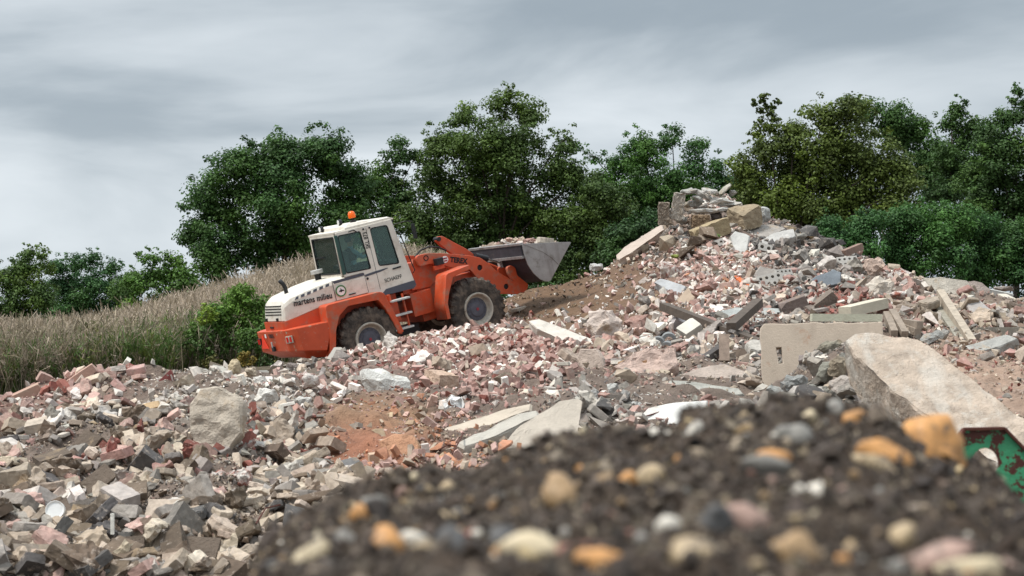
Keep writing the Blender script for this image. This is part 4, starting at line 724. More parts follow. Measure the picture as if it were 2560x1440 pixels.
def lathe_bm(bm, prof, seg, M, close=False):
    """prof: list of (radius, axial); revolved round local Y"""
    rings = []
    for r, a in prof: rings.append([bm.verts.new(M@Vector((r*math.cos(6.28318*i/seg), a, r*math.sin(6.28318*i/seg)))) for i in range(seg)])
    n = len(rings)
    for k in range(n if close else n-1):
        A, B = rings[k], rings[(k+1) % n]
        for i in range(seg): bm.faces.new((A[i], A[(i+1) % seg], B[(i+1) % seg], B[i]))
    return rings
def pipe_ring(x, y, s, lab):
    Y = Yat(x, y)-.3; k = Y/FPX*s; bm = bmesh.new(); lathe_bm(bm, [(k*.5, -k*.35), (k*.5, k*.35), (k*.28, k*.35), (k*.28, -k*.35)], 24, Matrix.Identity(4), True)
    bmesh.ops.recalc_face_normals(bm, faces=bm.faces); o = link('pipe_ring', b2m('pipe_ring', bm), M_slab); o.location = at(x, y, Y); o.rotation_euler = (R_(12), R_(s), R_(s*1.7-60)); o.color = (.21, .215, .215, 1); tag(o, lab, 'pipe ring'); KEEP.append([(x-s*.4, y-s*.4), (x+s*.4, y-s*.4), (x+s*.4, y+s*.4), (x-s*.4, y+s*.4)])
def panel_wall():
    # big concrete panel with a slot, standing on edge
    poly = [(1903, 822), (1912, 812), (2080, 809), (2204, 808), (2204, 900), (2120, 1000), (1912, 1000), (1905, 930)]
    n = Vector((-.12, -1, .16)).normalized(); P0 = at(2050, 900, 26.2); O = np.array([0, 0, CZ])
    def on(p): d = ray(*p); return Vector(O+d*(np.dot(P0-O, n)/np.dot(d, n)))
    ux = Vector((1, -.12, 0)); ux = (ux-n*ux.dot(n)).normalized(); uy = n.cross(ux)
    if uy.z < 0: uy = -uy
    c = Vector(P0); uv = lambda p: ((on(p)-c).dot(ux), (on(p)-c).dot(uy))
    r = random.Random(4); out = []
    for i in range(len(poly)):
        a, b = uv(poly[i]), uv(poly[(i+1) % len(poly)]); L_ = math.dist(a, b); k = max(1, int(L_/.1))
        for j in range(k): out.append((a[0]+(b[0]-a[0])*j/k+r.gauss(0, .005), a[1]+(b[1]-a[1])*j/k+r.gauss(0, .006)))
    cu = bpy.data.curves.new('t', 'CURVE'); cu.dimensions = '2D'; cu.fill_mode = 'BOTH'; cu.extrude = .09; cu.bevel_depth = .012
    for P in (out, [uv(p) for p in [(1938, 867), (1955, 866), (1960, 910), (1944, 912)]]):
        q = cu.splines.new('POLY'); q.points.add(len(P)-1); q.use_cyclic_u = True
        for i, p in enumerate(P): q.points[i].co = (p[0], p[1], 0, 1)
    t = bpy.data.objects.new('t', cu); me = bpy.data.meshes.new_from_object(t); bpy.data.objects.remove(t); me.materials.clear()
    o = link('concrete_wall', me, mat('stained_panel_concrete', (.47, .39, .31), .88, .12, 3, .35, 40, dust=((.38, .22, .14), .62, .76, 2.6), streak=((.30, .24, .19), .5, 4))); M = Matrix((ux, uy, n if ux.cross(uy).dot(n) > 0 else -n)).transposed().to_4x4(); M.translation = c-n*.09; o.matrix_world = M
    tag(o, 'large smooth concrete panel with a small slot, standing on edge right of the timbers', 'concrete panel'); KEEP.append([(1903, 812), (2204, 808), (2204, 828), (2070, 850), (1990, 905), (1940, 960), (1940, 1000), (1905, 1000)])
def giant_beam():
    poly = [(2112, 850), (2135, 834), (2190, 830), (2290, 846), (2345, 880), (2420, 950), (2520, 1030), (2640, 1110), (2640, 1250), (2520, 1180), (2400, 1085), (2290, 1020), (2200, 940), (2140, 890)]
    ma = mat('giant_beam_concrete', (.42, .34, .27), .92, .40, 5, 1.0, 22, dust=((.52, .48, .42), .52, .66, 2.4), dist=.04, streak=((.56, .52, .46), .75, 5.5, math.atan2(13.6-18.4, (2560-1280)/FPX*13.6-(2150-1280)/FPX*18.4)))
    o = plate('giant_concrete_beam', 'giant broken concrete beam lying diagonally at the lower right', 'concrete beam', poly, (-.12, -.50, .86), .44, (.5, .42, .33), ma, Y=16.5, jag=.012, rough=.02, seg=.1, res=.05)

# ------------------------------------------------------------------ near mound of dark soil, pebbles
def soil():
    cols = np.concatenate([np.arange(-300, 540, 30.), np.arange(540, 2760, 4.), np.arange(2760, 3400, 30.)])
    ys = np.concatenate([np.arange(.35, 1.1, .03), np.arange(1.1, 3.3, .0065), np.arange(3.3, 5.4, .03)])
    Y, Pp = np.meshgrid(ys, cols, indexing='ij'); X = (Pp-1280)/FPX*Y
    return cols, ys, X, Y, soil_z(X, Y)
SN, SC = 1.15, 2.85
def soil_base(X, Y):
    px = pxof(X, Y); yc = SC; zc = zof(soil_py(px), yc); zn = zof(1640-20*np.sin(px/300.), SN); zn = np.where(px < 640, zn-(640-px)*.004, zn)
    t = np.clip((Y-SN)/(yc-SN), -.6, 1); z = zn+(zc-zn)*t
    back = np.clip(Y-yc, 0, 3); z = z-back*.85-np.clip(back-.15, 0, 3)*.6
    return z
def soil_z(X, Y):
    z = soil_base(X, Y); a = 1.0
    z = z+.012*vnoise(X/.16, Y/.16, 31)+.012*vnoise(X/.06, Y/.06, 32)+.011*vnoise(X/.026, Y/.026, 33)+.006*vnoise(X/.012, Y/.012, 34)-.006
    return np.maximum(z, -.05)
def build_soil():
    cols, ys, X, Y, Z = soil(); nr, nc = X.shape; idx = np.arange(nr*nc).reshape(nr, nc)
    F = np.stack([idx[:-1, :-1], idx[:-1, 1:], idx[1:, 1:], idx[1:, :-1]], -1).reshape(-1, 4)
    o = link('soil_mound', npmesh('soil_mound', np.stack([X, Y, Z], -1).reshape(-1, 3), F, None, True), M_soil); tag(o, kind='structure')
    g = np.random.default_rng(8)
    # crumbs and grit: nobody could count them
    n = 30000; px = g.uniform(560, 2700, n); y = g.uniform(1.15, 3.0, n)**1; x = (px-1280)/FPX*y; s = np.exp(g.normal(math.log(.0065), .6, n)); z = soil_z(x, y)+s*.15
    c = np.empty((n, 3)); kk = g.random(n); base = [((.050, .036, .027), .60), ((.09, .067, .048), .28), ((.22, .175, .125), .10), ((.33, .24, .13), .02), ((.40, .37, .32), .02)]; acc = 0
    for b, w_ in base: m = (kk >= acc) & (kk < acc+w_); c[m] = jit(b, m.sum(), g, .3); acc += w_
    c[kk >= acc] = (.04, .03, .02)
    o = merged('soil_crumbs', g.integers(0, 10, n), np.stack([x, y, z], 1), rotm(n, .8, g), s[:, None]*np.array([[1, .9, 1.1]]), c, PROT['grit'], M_pebs); tag(o, 'dark soil crumbs and fine grit covering the near mound', 'soil crumbs', kind='stuff')
    # pebbles
    def blob(seed, el=.12):
        bm = bmesh.new(); bmesh.ops.create_icosphere(bm, subdivisions=3, radius=.5); s = seed*3.7
        for v in bm.verts:
            p = v.co.copy(); v.co *= 1+.42*mnoise.noise(p*1.8+Vector((s, 0, 0)))+.16*mnoise.noise(p*4+Vector((0, s, 0)))
        for f in bm.faces: f.smooth = True
        me = b2m('pebble_mesh', bm); me.materials.append(M_peb); return me
    shapes = [blob(i) for i in range(14)]
    COL = dict(o=(.52, .26, .09), c=(.50, .41, .27), w=(.60, .55, .47), g=(.23, .215, .19), b=(.30, .195, .10), p=(.38, .25, .20), d=(.075, .072, .07), r=(.32, .13, .09), t=(.40, .30, .18))
    W = dict(o='orange', c='cream yellow', w='white', g='grey', b='brown', p='pinkish', d='dark grey', r='reddish', t='tan')
    def peb(px, py, w_, h_, c, rot=0, lab=None, name='pebble', i=0, dz=0., grp=None, Yf=None):
        # distance: walk along the mound
        yy = np.linspace(1.16, SC, 240); pp = pyof(soil_base((px-1280)/FPX*yy, yy), yy); k = np.argmax(pp <= py) if (pp <= py).any() else len(yy)-1; Y_ = Yf or float(yy[k]); s = Y_/FPX
        o = bpy.data.objects.new(name, shapes[i % len(shapes)]); col.objects.link(o); P = at(px, py-h_*.06, Y_-h_*s*.2); o.location = P; o.rotation_euler = (g.uniform(-.3, .3), R_(rot), 0); o.scale = (w_*s*.98, max(min(w_, h_)*s*.8, h_*s*.6), h_*s*1.2); o.color = (*np.clip(np.array(COL[c])*(1+g.normal(0, .08)), 0, .8), 1)
        tag(o, lab or f'{W[c]} pebble', 'pebble' if name == 'pebble' else 'stone', grp); return o
    H = [(2330, 1140, 180, 150, 'o', 35, 'largest orange stone with a pointed top at the right of the dark mound'), (2215, 1150, 150, 66, 'o', 22, 'long orange and tan stone joined to the left of the largest orange stone'), (2195, 1165, 120, 36, 't', 24, 'tan flat stone along the lower left edge of the largest orange stone'),
         (2135, 1056, 62, 44, 'o', 5, 'bright orange oval pebble near the right crest of the mound'), (2025, 1048, 36, 34, 'c', 0, 'cream round pebble left of the bright orange oval pebble'), (2085, 1040, 60, 56, 'g', 0, 'grey beige stone just left of the bright orange oval pebble'), (1990, 1090, 84, 44, 'g', 15, 'lilac grey flat pebble below the right crest'),
         (1935, 1145, 76, 28, 'o', 4, 'orange sliver lying on the long grey stone'), (1925, 1170, 130, 38, 'g', 5, 'long grey flat stone under the orange sliver'), (2045, 1238, 58, 50, 'w', 30, 'white and cream pebble in the middle right of the mound'), (1995, 1228, 30, 24, 'w', 0, 'small white pebble left of the white and cream pebble'), (2112, 1226, 36, 20, 'p', 0, 'small pinkish pebble right of the white and cream pebble'),
         (1655, 1105, 100, 46, 'w', 18, 'large white angular pebble near the crest, pointing left'), (1735, 1085, 34, 56, 'w', 30, 'white forked pebble right of the large white angular pebble'), (1740, 1138, 50, 20, 'w', -5, 'small white pebble below the forked pebble'), (1645, 1130, 66, 20, 'b', 6, 'brown flat pebble under the large white angular pebble'), (1700, 1148, 26, 20, 'o', 0, 'tiny tan orange pebble near the white group'),
         (1400, 1245, 78, 88, 'b', -35, 'egg shaped orange brown pebble in the middle of the mound'), (1572, 1206, 46, 40, 'o', 0, 'round orange pebble left of the ringed tan pebble'), (1628, 1195, 72, 48, 't', 6, 'tan pebble with a darker ring in the middle of the mound'), (1512, 1212, 46, 50, 'b', 20, 'amber pebble in the middle of the mound'), (1448, 1185, 30, 30, 'o', 30, 'small amber pebble above the egg shaped pebble'),
         (910, 1300, 66, 50, 'o', -10, 'orange yellow pebble at the left of the mound'), (962, 1320, 52, 58, 'c', -12, 'cream orange pebble right of the orange yellow one'), (955, 1375, 104, 74, 'o', -28, 'large orange and cream stone at the lower left of the mound'), (795, 1400, 112, 70, 'c', 6, 'large pale yellow oval stone at the lower left corner of the mound'), (1035, 1352, 60, 34, 'w', 18, 'white oval pebble right of the large orange and cream stone'),
         (880, 1425, 56, 34, 'w', 5, 'white pebble at the bottom edge right of the pale yellow oval stone'), (1085, 1306, 110, 34, 't', -22, 'long tan sliver in the lower left of the mound'), (1080, 1390, 110, 56, 't', 15, 'tan and brown stone at the bottom left of centre'), (865, 1365, 80, 60, 'g', -20, 'grey beige stone behind the pale yellow oval stone'), (935, 1262, 66, 34, 'g', 5, 'brown grey flat pebble at the left of the mound'),
         (1005, 1232, 34, 22, 'p', -30, 'small pink white pebble at the upper left of the mound'), (1035, 1198, 24, 24, 'c', 0, 'small cream pebble near the left crest'), (1225, 1415, 62, 40, 'w', 0, 'white round pebble at the bottom centre'), (1235, 1395, 44, 24, 'o', 20, 'orange sliver behind the white round pebble'), (1340, 1405, 170, 84, 'c', 12, 'big cream coloured angular stone at the bottom centre'), (1470, 1395, 160, 56, 'r', 10, 'long pink and red stone right of the big cream stone'), (1500, 1415, 140, 60, 'o', 20, 'orange stone under the long pink and red stone'),
         (1520, 1342, 56, 22, 'c', 5, 'cream oval pebble above the long pink and red stone'), (1572, 1338, 50, 20, 'r', -12, 'reddish sliver right of the cream oval pebble'), (1672, 1328, 70, 62, 'w', 15, 'white and tan pebble above the large olive stone'), (1735, 1400, 110, 100, 't', -35, 'large olive tan stone at the bottom right of centre'), (1875, 1308, 150, 60, 'p', 22, 'long smooth pink stone at the right of centre'), (1995, 1378, 122, 72, 'b', 8, 'olive brown egg shaped stone at the lower right'),
         (1790, 1320, 90, 80, 'd', -30, 'dark grey stone left of the long smooth pink stone'), (1610, 1365, 44, 50, 'g', -30, 'grey pebble left of the white and tan pebble'), (1635, 1425, 30, 26, 'w', 0, 'small white pebble at the bottom edge left of the olive stone'), (2340, 1400, 200, 56, 'p', -14, 'long pinkish tan stone at the lower right'), (2420, 1425, 150, 40, 'c', -6, 'cream stone at the bottom right corner'), (2510, 1430, 90, 40, 'p', 0, 'pinkish stone at the very bottom right corner'), (2255, 1345, 60, 60, 't', 30, 'tan pebble in the lower right of the mound'), (2340, 1315, 40, 28, 'w', 15, 'small white pebble above the long pinkish tan stone'), (2415, 1350, 34, 28, 'w', 15, 'small cream pebble at the right of the mound'), (2490, 1200, 40, 24, 'c', 30, 'cream sliver near the green steel bracket'),
         (2550, 1325, 26, 34, 'w', 0, 'small pale pebble at the right edge'), (1130, 1368, 90, 80, 'd', 10, 'dark grey stone at the lower left of centre'), (1260, 1360, 80, 70, 'd', -10, 'grey blue stone above the big cream coloured stone'), (1350, 1260, 30, 30, 't', 0, 'small tan pebble left of the egg shaped pebble'), (2105, 1405, 36, 30, 'o', 20, 'small yellow pebble at the bottom right'), (1458, 1080, 20, 18, 'c', 0, 'tiny cream pebble right on the centre crest'), (1118, 1222, 36, 26, 't', 0, 'pale tan pebble on the left flank'), (1260, 1245, 40, 18, 'g', 5, 'thin grey pebble left of the egg shaped pebble')]
    for k, (px, py, w_, h_, c, rot, lab) in enumerate(H): peb(px, py, w_*1.06, h_*1.05, c, rot, lab, 'pebble' if w_ < 100 else 'stone', k)
    for k in range(190):
        px = g.uniform(640, 2560); cy = soil_py(px); py = g.uniform(cy+14, 1445); s = 8+22*((py-cy)/(1460-cy))**.8*g.random()**1.5+g.random()*7
        c = g.choice(list('gbdt')) if py < cy+120 and g.random() < .7 else g.choice(list('ocwgbptdr'), p=[.09, .10, .06, .22, .17, .06, .24, .03, .03]); side = 'left part' if px < 1200 else 'middle' if px < 1850 else 'right part'; hgt = 'near the crest' if py < cy+110 else 'half way down' if py < 1340 else 'at the bottom of the photo'
        peb(px, py, s*g.uniform(.9, 1.6), s*g.uniform(.6, 1), c, g.uniform(-40, 40), f'small {W[c]} pebble, {side} of the mound, {hgt}', 'pebble', k, grp=f'small {W[c]} pebbles in the {side} of the mound, {hgt}')
def green_bracket():
    Y = 8.5; s = Y/FPX; root = empty('steel_bracket', loc=tuple(at(2500, 1180, Y)*np.array([1, 1, 0]))); tag(root, 'flaking green painted steel bracket with a round hole behind the dark mound', 'steel bracket')
    zc = float(at(2500, 1180, Y)[2]); f = lambda x, y: ((x-2500)*s, (1180-y)*s)
    out = [f(2392, 1105), (f(2412, 1076)), f(2508, 1074), f(2590, 1160), f(2640, 1300), f(2620, 1500), f(2430, 1500), f(2385, 1300)]; hole = [f(2462+34*math.cos(t*.2618), 1158+38*math.sin(t*.2618)) for t in range(24)]
    me = curve_plate([out, hole], .02, .002); o = link('bracket_plate', me, M_green, root); o.matrix_local = Matrix.Translation((0, 0, zc))@Matrix.Rotation(R_(90), 4, 'X')
    bm = bmesh.new(); pts = [f(2388, 1108), f(2411, 1073), f(2510, 1071), f(2596, 1160)]
    for a, b in zip(pts, pts[1:]):
        A = Vector((a[0], 0, a[1]+zc)); B = Vector((b[0], 0, b[1]+zc)); boxbar(bm, A, B, .05, .012)
    link('rusty_rim', b2m('rusty_rim', bm), M_rust, root)
    bm = bmesh.new(); boxbar(bm, Vector((0, .08, 0)), Vector((0, .08, zc-.1)), .12, .10); link('post', b2m('post', bm), M_rust, root)
def boxbar(bm, A, B, wy, h):
    """square bar from A to B, wy = width across (local y or nearest), h = thickness"""
    d = (B-A); L_ = d.length; x = d.normalized(); y = Vector((0, 1, 0)) if abs(x.y) < .9 else Vector((1, 0, 0)); z = x.cross(y).normalized(); y = z.cross(x).normalized(); vs = []
    for sx in (0, 1):
        for sy in (-.5, .5):
            for sz in (-.5, .5): vs.append(bm.verts.new(A+x*(L_*sx)+y*(wy*sy)+z*(h*sz)))
    for f in ((0, 1, 3, 2), (4, 6, 7, 5), (0, 4, 5, 1), (2, 3, 7, 6), (0, 2, 6, 4), (1, 5, 7, 3)): bm.faces.new([vs[i] for i in f])
def curve_plate(loops, th, bev=0.):
    """flat plate with holes in local XY, thickness th along Z"""
    cu = bpy.data.curves.new('t', 'CURVE'); cu.dimensions = '2D'; cu.fill_mode = 'BOTH'; cu.extrude = max(th/2-bev, .0005); cu.bevel_depth = bev; cu.bevel_resolution = 1
    if bev: cu.offset = -bev
    for P in loops:
        q = cu.splines.new('POLY'); q.points.add(len(P)-1); q.use_cyclic_u = True
        for i, p in enumerate(P): q.points[i].co = (p[0], p[1], 0, 1)
    t = bpy.data.objects.new('t', cu); me = bpy.data.meshes.new_from_object(t); bpy.data.objects.remove(t); me.materials.clear(); return me

# ------------------------------------------------------------------ trees, shrubs, weeds
def tree(name, label, cat, Y, lobes, colr, seed, leaf=.13, dens=1.0, depth=1.0, group=None, trunk=True, twig=.5, hi=(1.65, 1.5, 1.05), cl=.62, base_px=None, gap=.0):
    """lobes: (px, py, radius px) of the crown as seen; each becomes a real ellipsoid of leaf clumps at distance Y"""
    g = np.random.default_rng(seed); s = Y/FPX; cx = base_px or np.mean([l[0] for l in lobes]); bx = (cx-1280)*s; bz = float(terrain(np.array([bx]), np.array([Y]), False)[0])
    root = empty(name, loc=(bx, Y, bz)); tag(root, label, cat, group); org = np.array([bx, Y, bz])
    cen = []; rad = []; LB = []
    for (px, py, r) in lobes:
        c = at(px, py, Y); R = r*s; c = c+np.array([0, g.uniform(-.5, .5)*R*depth, 0]); LB.append((c, R))
        k = int(max(7, (R**2)*16*dens/(cl*cl*2.2)))
        v = g.normal(size=(k, 3)); v /= np.linalg.norm(v, axis=1)[:, None]; rr = R*(g.random(k)**.42)*(1-.25*cl/max(R, cl)); p = c+v*rr[:, None]*np.array([1, depth, .95]); cen.append(p); rad.append(np.full(k, min(cl, R*.62))*g.uniform(.55, 1.15, k))
        # twigs poking out of the outline
        kt = int(R*9*twig)+2; v = g.normal(size=(kt, 3)); v[:, 2] = np.abs(v[:, 2])*1.0-.15; v /= np.linalg.norm(v, axis=1)[:, None]
        p = c+v*(R*g.uniform(.95, 1.0+.16*min(1, 1.2/R), kt))[:, None]; cen.append(p); rad.append(np.full(kt, min(cl, R*.6)*.38))
    cen = np.concatenate(cen); rad = np.concatenate(rad); ok = cen[:, 2] > bz+.1; cen, rad = cen[ok], rad[ok]
    if gap: ok = g.random(len(cen)) > gap*(vnoise(cen[:, 0]/1.3, cen[:, 2]/1.3, seed) > .1); cen, rad = cen[ok], rad[ok]
    nl = np.maximum(10, (rad**2/(leaf**2)*11.0)).astype(int); ci = np.repeat(np.arange(len(cen)), nl); n = len(ci)
    v = g.normal(size=(n, 3)); v /= np.linalg.norm(v, axis=1)[:, None]; p = cen[ci]+v*(rad[ci]*g.random(n)**.5)[:, None]*np.array([1.1, 1.1, .8])
    nrm = v*.85+g.normal(size=(n, 3))*.42+np.array([0, 0, .6]); nrm /= np.linalg.norm(nrm, axis=1)[:, None]
    a = g.normal(size=(n, 3)); t1 = np.cross(nrm, a); t1 /= np.linalg.norm(t1, axis=1)[:, None]; t2 = np.cross(nrm, t1); sz = leaf*g.uniform(.6, 1.3, n)[:, None]
    V = np.stack([p-t1*sz*.5, p+t2*sz*.36+nrm*sz*.06, p+t1*sz*.55, p-t2*sz*.36+nrm*sz*.06], 1)-org
    F = np.arange(n*4).reshape(n, 4)
    cc = (1+g.normal(0, .17, len(cen)))[ci]; cb = np.array(colr)[None]*np.clip(cc*(1+g.normal(0, .16, n)), .4, 2)[:, None]
    wv = .5+.5*vnoise(cen[:, 0]/1.1, cen[:, 2]/.9+cen[:, 1], seed+5)[ci]; cb = cb*(1+(np.array(hi)[None]-1)*np.clip(wv*1.6-.55, 0, 1)[:, None])
    link('crown', npmesh('crown', V.reshape(-1, 3), F, np.repeat(cb, 4, 0)), M_leaf, root)
    if trunk:
        bm = bmesh.new(); H = max(l[0][2] for l in LB)-bz
        def limb(A, B, r0, r1, k=6, bend=.12):
            A = Vector(A); B = Vector(B); prev = None; rr = random.Random(seed+int(A.x*10)); off = Vector((rr.uniform(-1, 1), rr.uniform(-1, 1), 0))*(B-A).length*bend; d = (B-A).normalized(); x = d.cross(Vector((.3, 1, .1))).normalized(); y = d.cross(x)
            for i in range(k+1):
                t = i/k; c = A.lerp(B, t)+off*math.sin(t*math.pi); r = r0+(r1-r0)*t; ring = [bm.verts.new(c+x*r*math.cos(q*1.0472)+y*r*math.sin(q*1.0472)) for q in range(6)]
                if prev: [bm.faces.new((prev[q], prev[(q+1) % 6], ring[(q+1) % 6], ring[q])) for q in range(6)]
                prev = ring
        tr = max(.03, H*.015); top = Vector((0, 0, H*.45)); limb((0, 0, -.3), top, tr, tr*.7)
        for i, (c, R) in enumerate(LB):
            q = Vector(c-org); big = [b for b in LB if b[1] > R*1.4]; small = R < .5 and big; src = Vector(min(big, key=lambda b: np.linalg.norm(b[0]-c))[0]-org) if small else top*(.5+.5*((i*37) % 10)/10); limb(src, q, tr*(.10 if small else .42), tr*(.05 if small else .14))
            if R > 1.2:
                for j in range(3): e = q+Vector((g.uniform(-1, 1), g.uniform(-1, 1), g.uniform(0, 1)))*R*.8; limb(q, e, tr*.14, tr*.04, 3)
        link('trunk', b2m('trunk', bm), M_bark, root)
    return root
def vegetation():
    DG = (.045, .098, .027); MG = (.056, .112, .030); OL = (.085, .105, .028); BG = (.050, .125, .034); YG = (.085, .14, .03)
    T = 'deciduous tree'; G = 'trees behind the rubble'
    tree('tree', 'dark rounded tree with sky gaps standing left of the loader cab', T, 85, [(700, 400, 85), (610, 440, 85), (800, 385, 72), (862, 445, 65), (525, 505, 75), (700, 520, 120), (850, 560, 80), (485, 590, 55), (580, 600, 85), (700, 620, 90), (540, 655, 70), (800, 620, 70), (870, 520, 60), (900, 480, 40), (885, 600, 70)], DG, 1, gap=.2)
    tree('tree', 'yellow green low tree at the left foot of the dark rounded tree', T, 80, [(374, 645, 30), (420, 655, 35), (375, 690, 45), (440, 690, 50), (480, 705, 50), (345, 720, 40), (400, 725, 40), (340, 760, 36), (390, 760, 34), (330, 700, 26)], (.075, .150, .028), 2, hi=(1.7, 1.5, 1))
    tree('tree', 'slender light tree between the two biggest trees', T, 93, [(1000, 385, 42), (965, 440, 45), (1035, 400, 28), (975, 520, 60), (925, 500, 42), (915, 570, 60), (930, 470, 45), (900, 650, 60), (960, 610, 60), (1000, 480, 50)], MG, 3, gap=.4)
    tree('tree', 'tallest tree of the middle with a pointed top above the loader arm', T, 92, [(1158, 295, 42), (1110, 355, 52), (1268, 265, 50), (1322, 285, 46), (1200, 375, 85), (1300, 390, 90), (1408, 352, 42), (1395, 430, 60), (1090, 450, 85), (1250, 500, 120), (1400, 530, 95), (1150, 580, 100), (1300, 620, 105), (1060, 560, 80), (1075, 350, 22), (1272, 232, 20), (1450, 450, 45), (1480, 520, 60)], (.066, .112, .027), 4, gap=.2)
    tree('tree', 'broad shadowed tree behind the loader bucket', T, 90, [(1470, 590, 90), (1420, 660, 80), (1530, 640, 70), (1240, 680, 80), (1340, 700, 60), (1500, 520, 80)], (.055, .094, .025), 5, depth=.8)
    tree('tree', 'flat topped green tree left of the high pile', T, 98, [(1600, 362, 44), (1680, 355, 42), (1740, 385, 42), (1560, 400, 45), (1482, 388, 32), (1440, 370, 14), (1620, 460, 90), (1715, 480, 85), (1520, 480, 70), (1640, 560, 85), (1550, 580, 80), (1790, 430, 45), (1830, 490, 60), (1800, 540, 60), (1500, 470, 60), (1680, 620, 70), (1760, 540, 60)], (.050, .115, .031), 6, gap=.1)
    tree('tree', 'olive green drooping tree behind the summit of the high pile', T, 72, [(2062, 285, 52), (2125, 292, 55), (1985, 330, 55), (1925, 375, 52), (1880, 425, 62), (2020, 400, 88), (2130, 380, 88), (2212, 405, 68), (2255, 470, 62), (2150, 480, 95), (2030, 500, 90), (1930, 500, 85), (1868, 490, 50), (1960, 565, 60), (2080, 560, 70), (2230, 530, 60), (1911, 240, 14), (1885, 258, 10), (1946, 256, 10), (1925, 285, 17), (1905, 312, 22), (1898, 276, 10), (1930, 266, 9), (1916, 262, 9), (1904, 252, 8), (1898, 335, 24), (1932, 322, 20), (1893, 365, 30), (1940, 300, 12)], (.080, .110, .027), 7, hi=(1.7, 1.7, 1.05), leaf=.115)
    tree('tree', 'dark tree peeping over the right side of the olive tree', T, 95, [(2180, 285, 44), (2232, 295, 46), (2140, 272, 38), (2300, 325, 42), (2320, 385, 58), (2285, 430, 60), (2250, 340, 60), (2340, 460, 60)], DG, 8)
    tree('tree', 'narrow dark tree with gaps between the olive tree and the right edge', T, 90, [(2402, 258, 22), (2396, 278, 22), (2380, 300, 42), (2425, 330, 52), (2370, 395, 52), (2410, 450, 60), (2350, 490, 50), (2440, 400, 50)], (.046, .095, .027), 9, gap=.3)
    tree('tree', 'tall dark tree cut off by the right edge', T, 85, [(2548, 225, 24), (2540, 250, 20), (2556, 262, 24), (2532, 290, 46), (2482, 322, 46), (2500, 400, 85), (2470, 480, 75), (2555, 500, 90), (2610, 350, 80), (2450, 560, 70), (2640, 460, 90)], (.052, .104, .028), 10)
    tree('shrub', 'round bright green shrub at the left of the right hand bushes', 'shrub', 62, [(2060, 610, 55), (2000, 620, 45), (2130, 590, 60), (2150, 640, 60), (2080, 560, 40), (1960, 590, 30), (2180, 560, 45)], BG, 11, leaf=.09, group='bushes on the right', cl=.45, base_px=2100)
    tree('shrub', 'widest bright green shrub above the right flank of the pile', 'shrub', 63, [(2250, 565, 62), (2330, 560, 68), (2240, 640, 70), (2340, 640, 80), (2395, 545, 55), (2290, 690, 50)], (.046, .115, .032), 12, leaf=.09, group='bushes on the right', cl=.45)
    tree('shrub', 'dark green shrub reaching the right edge above the pile', 'shrub', 64, [(2450, 585, 70), (2530, 620, 75), (2480, 670, 70), (2570, 700, 60), (2440, 700, 50), (2600, 600, 60)], (.040, .098, .028), 13, leaf=.09, group='bushes on the right', cl=.45)
    tree('tree', 'pale topped tree at the far left edge', T, 100, [(66, 632, 26), (104, 632, 24), (60, 670, 40), (105, 670, 32), (20, 690, 40), (60, 730, 50), (100, 745, 45), (20, 770, 45), (60, 800, 50), (0, 810, 50), (-40, 720, 60), (-60, 650, 40)], (.068, .120, .030), 14, hi=(2.0, 1.7, 1.1), group='trees at the left')
    tree('tree', 'even blue green tree right of the pale topped tree', T, 112, [(140, 668, 34), (182, 660, 32), (235, 655, 32), (280, 672, 30), (160, 720, 50), (230, 720, 50), (295, 725, 42), (200, 765, 45), (270, 770, 40), (150, 780, 40), (110, 800, 40), (200, 800, 40), (290, 790, 36), (340, 780, 30)], (.046, .110, .040), 15, group='trees at the left')
    tree('tree', 'thin leafy tree top between the left trees and the slope', T, 96, [(320, 690, 24), (345, 636, 10), (310, 730, 40), (330, 770, 35)], MG, 16, group='trees at the left')
    for k, (x, Yk) in enumerate([(-230, 104), (-420, 98), (-640, 106), (2760, 84), (2960, 90), (3180, 80)]):
        tree('tree', ['leafy tree just outside the left edge', 'second tree beyond the left edge', 'third tree beyond the left edge', 'dark tree just outside the right edge', 'second dark tree beyond the right edge', 'third tree beyond the right edge'][k], T, Yk, [(x-90, 700, 70), (x, 660-(k > 2)*230, 70), (x+80, 690, 80), (x-40, 600+(k < 3)*110, 80), (x+40, 540+(k < 3)*200, 90), (x, 780, 90)]+([(x-60, 430, 90), (x+60, 440, 90), (x, 560, 110)] if k > 2 else []), MG, 60+k, group='trees outside the frame')
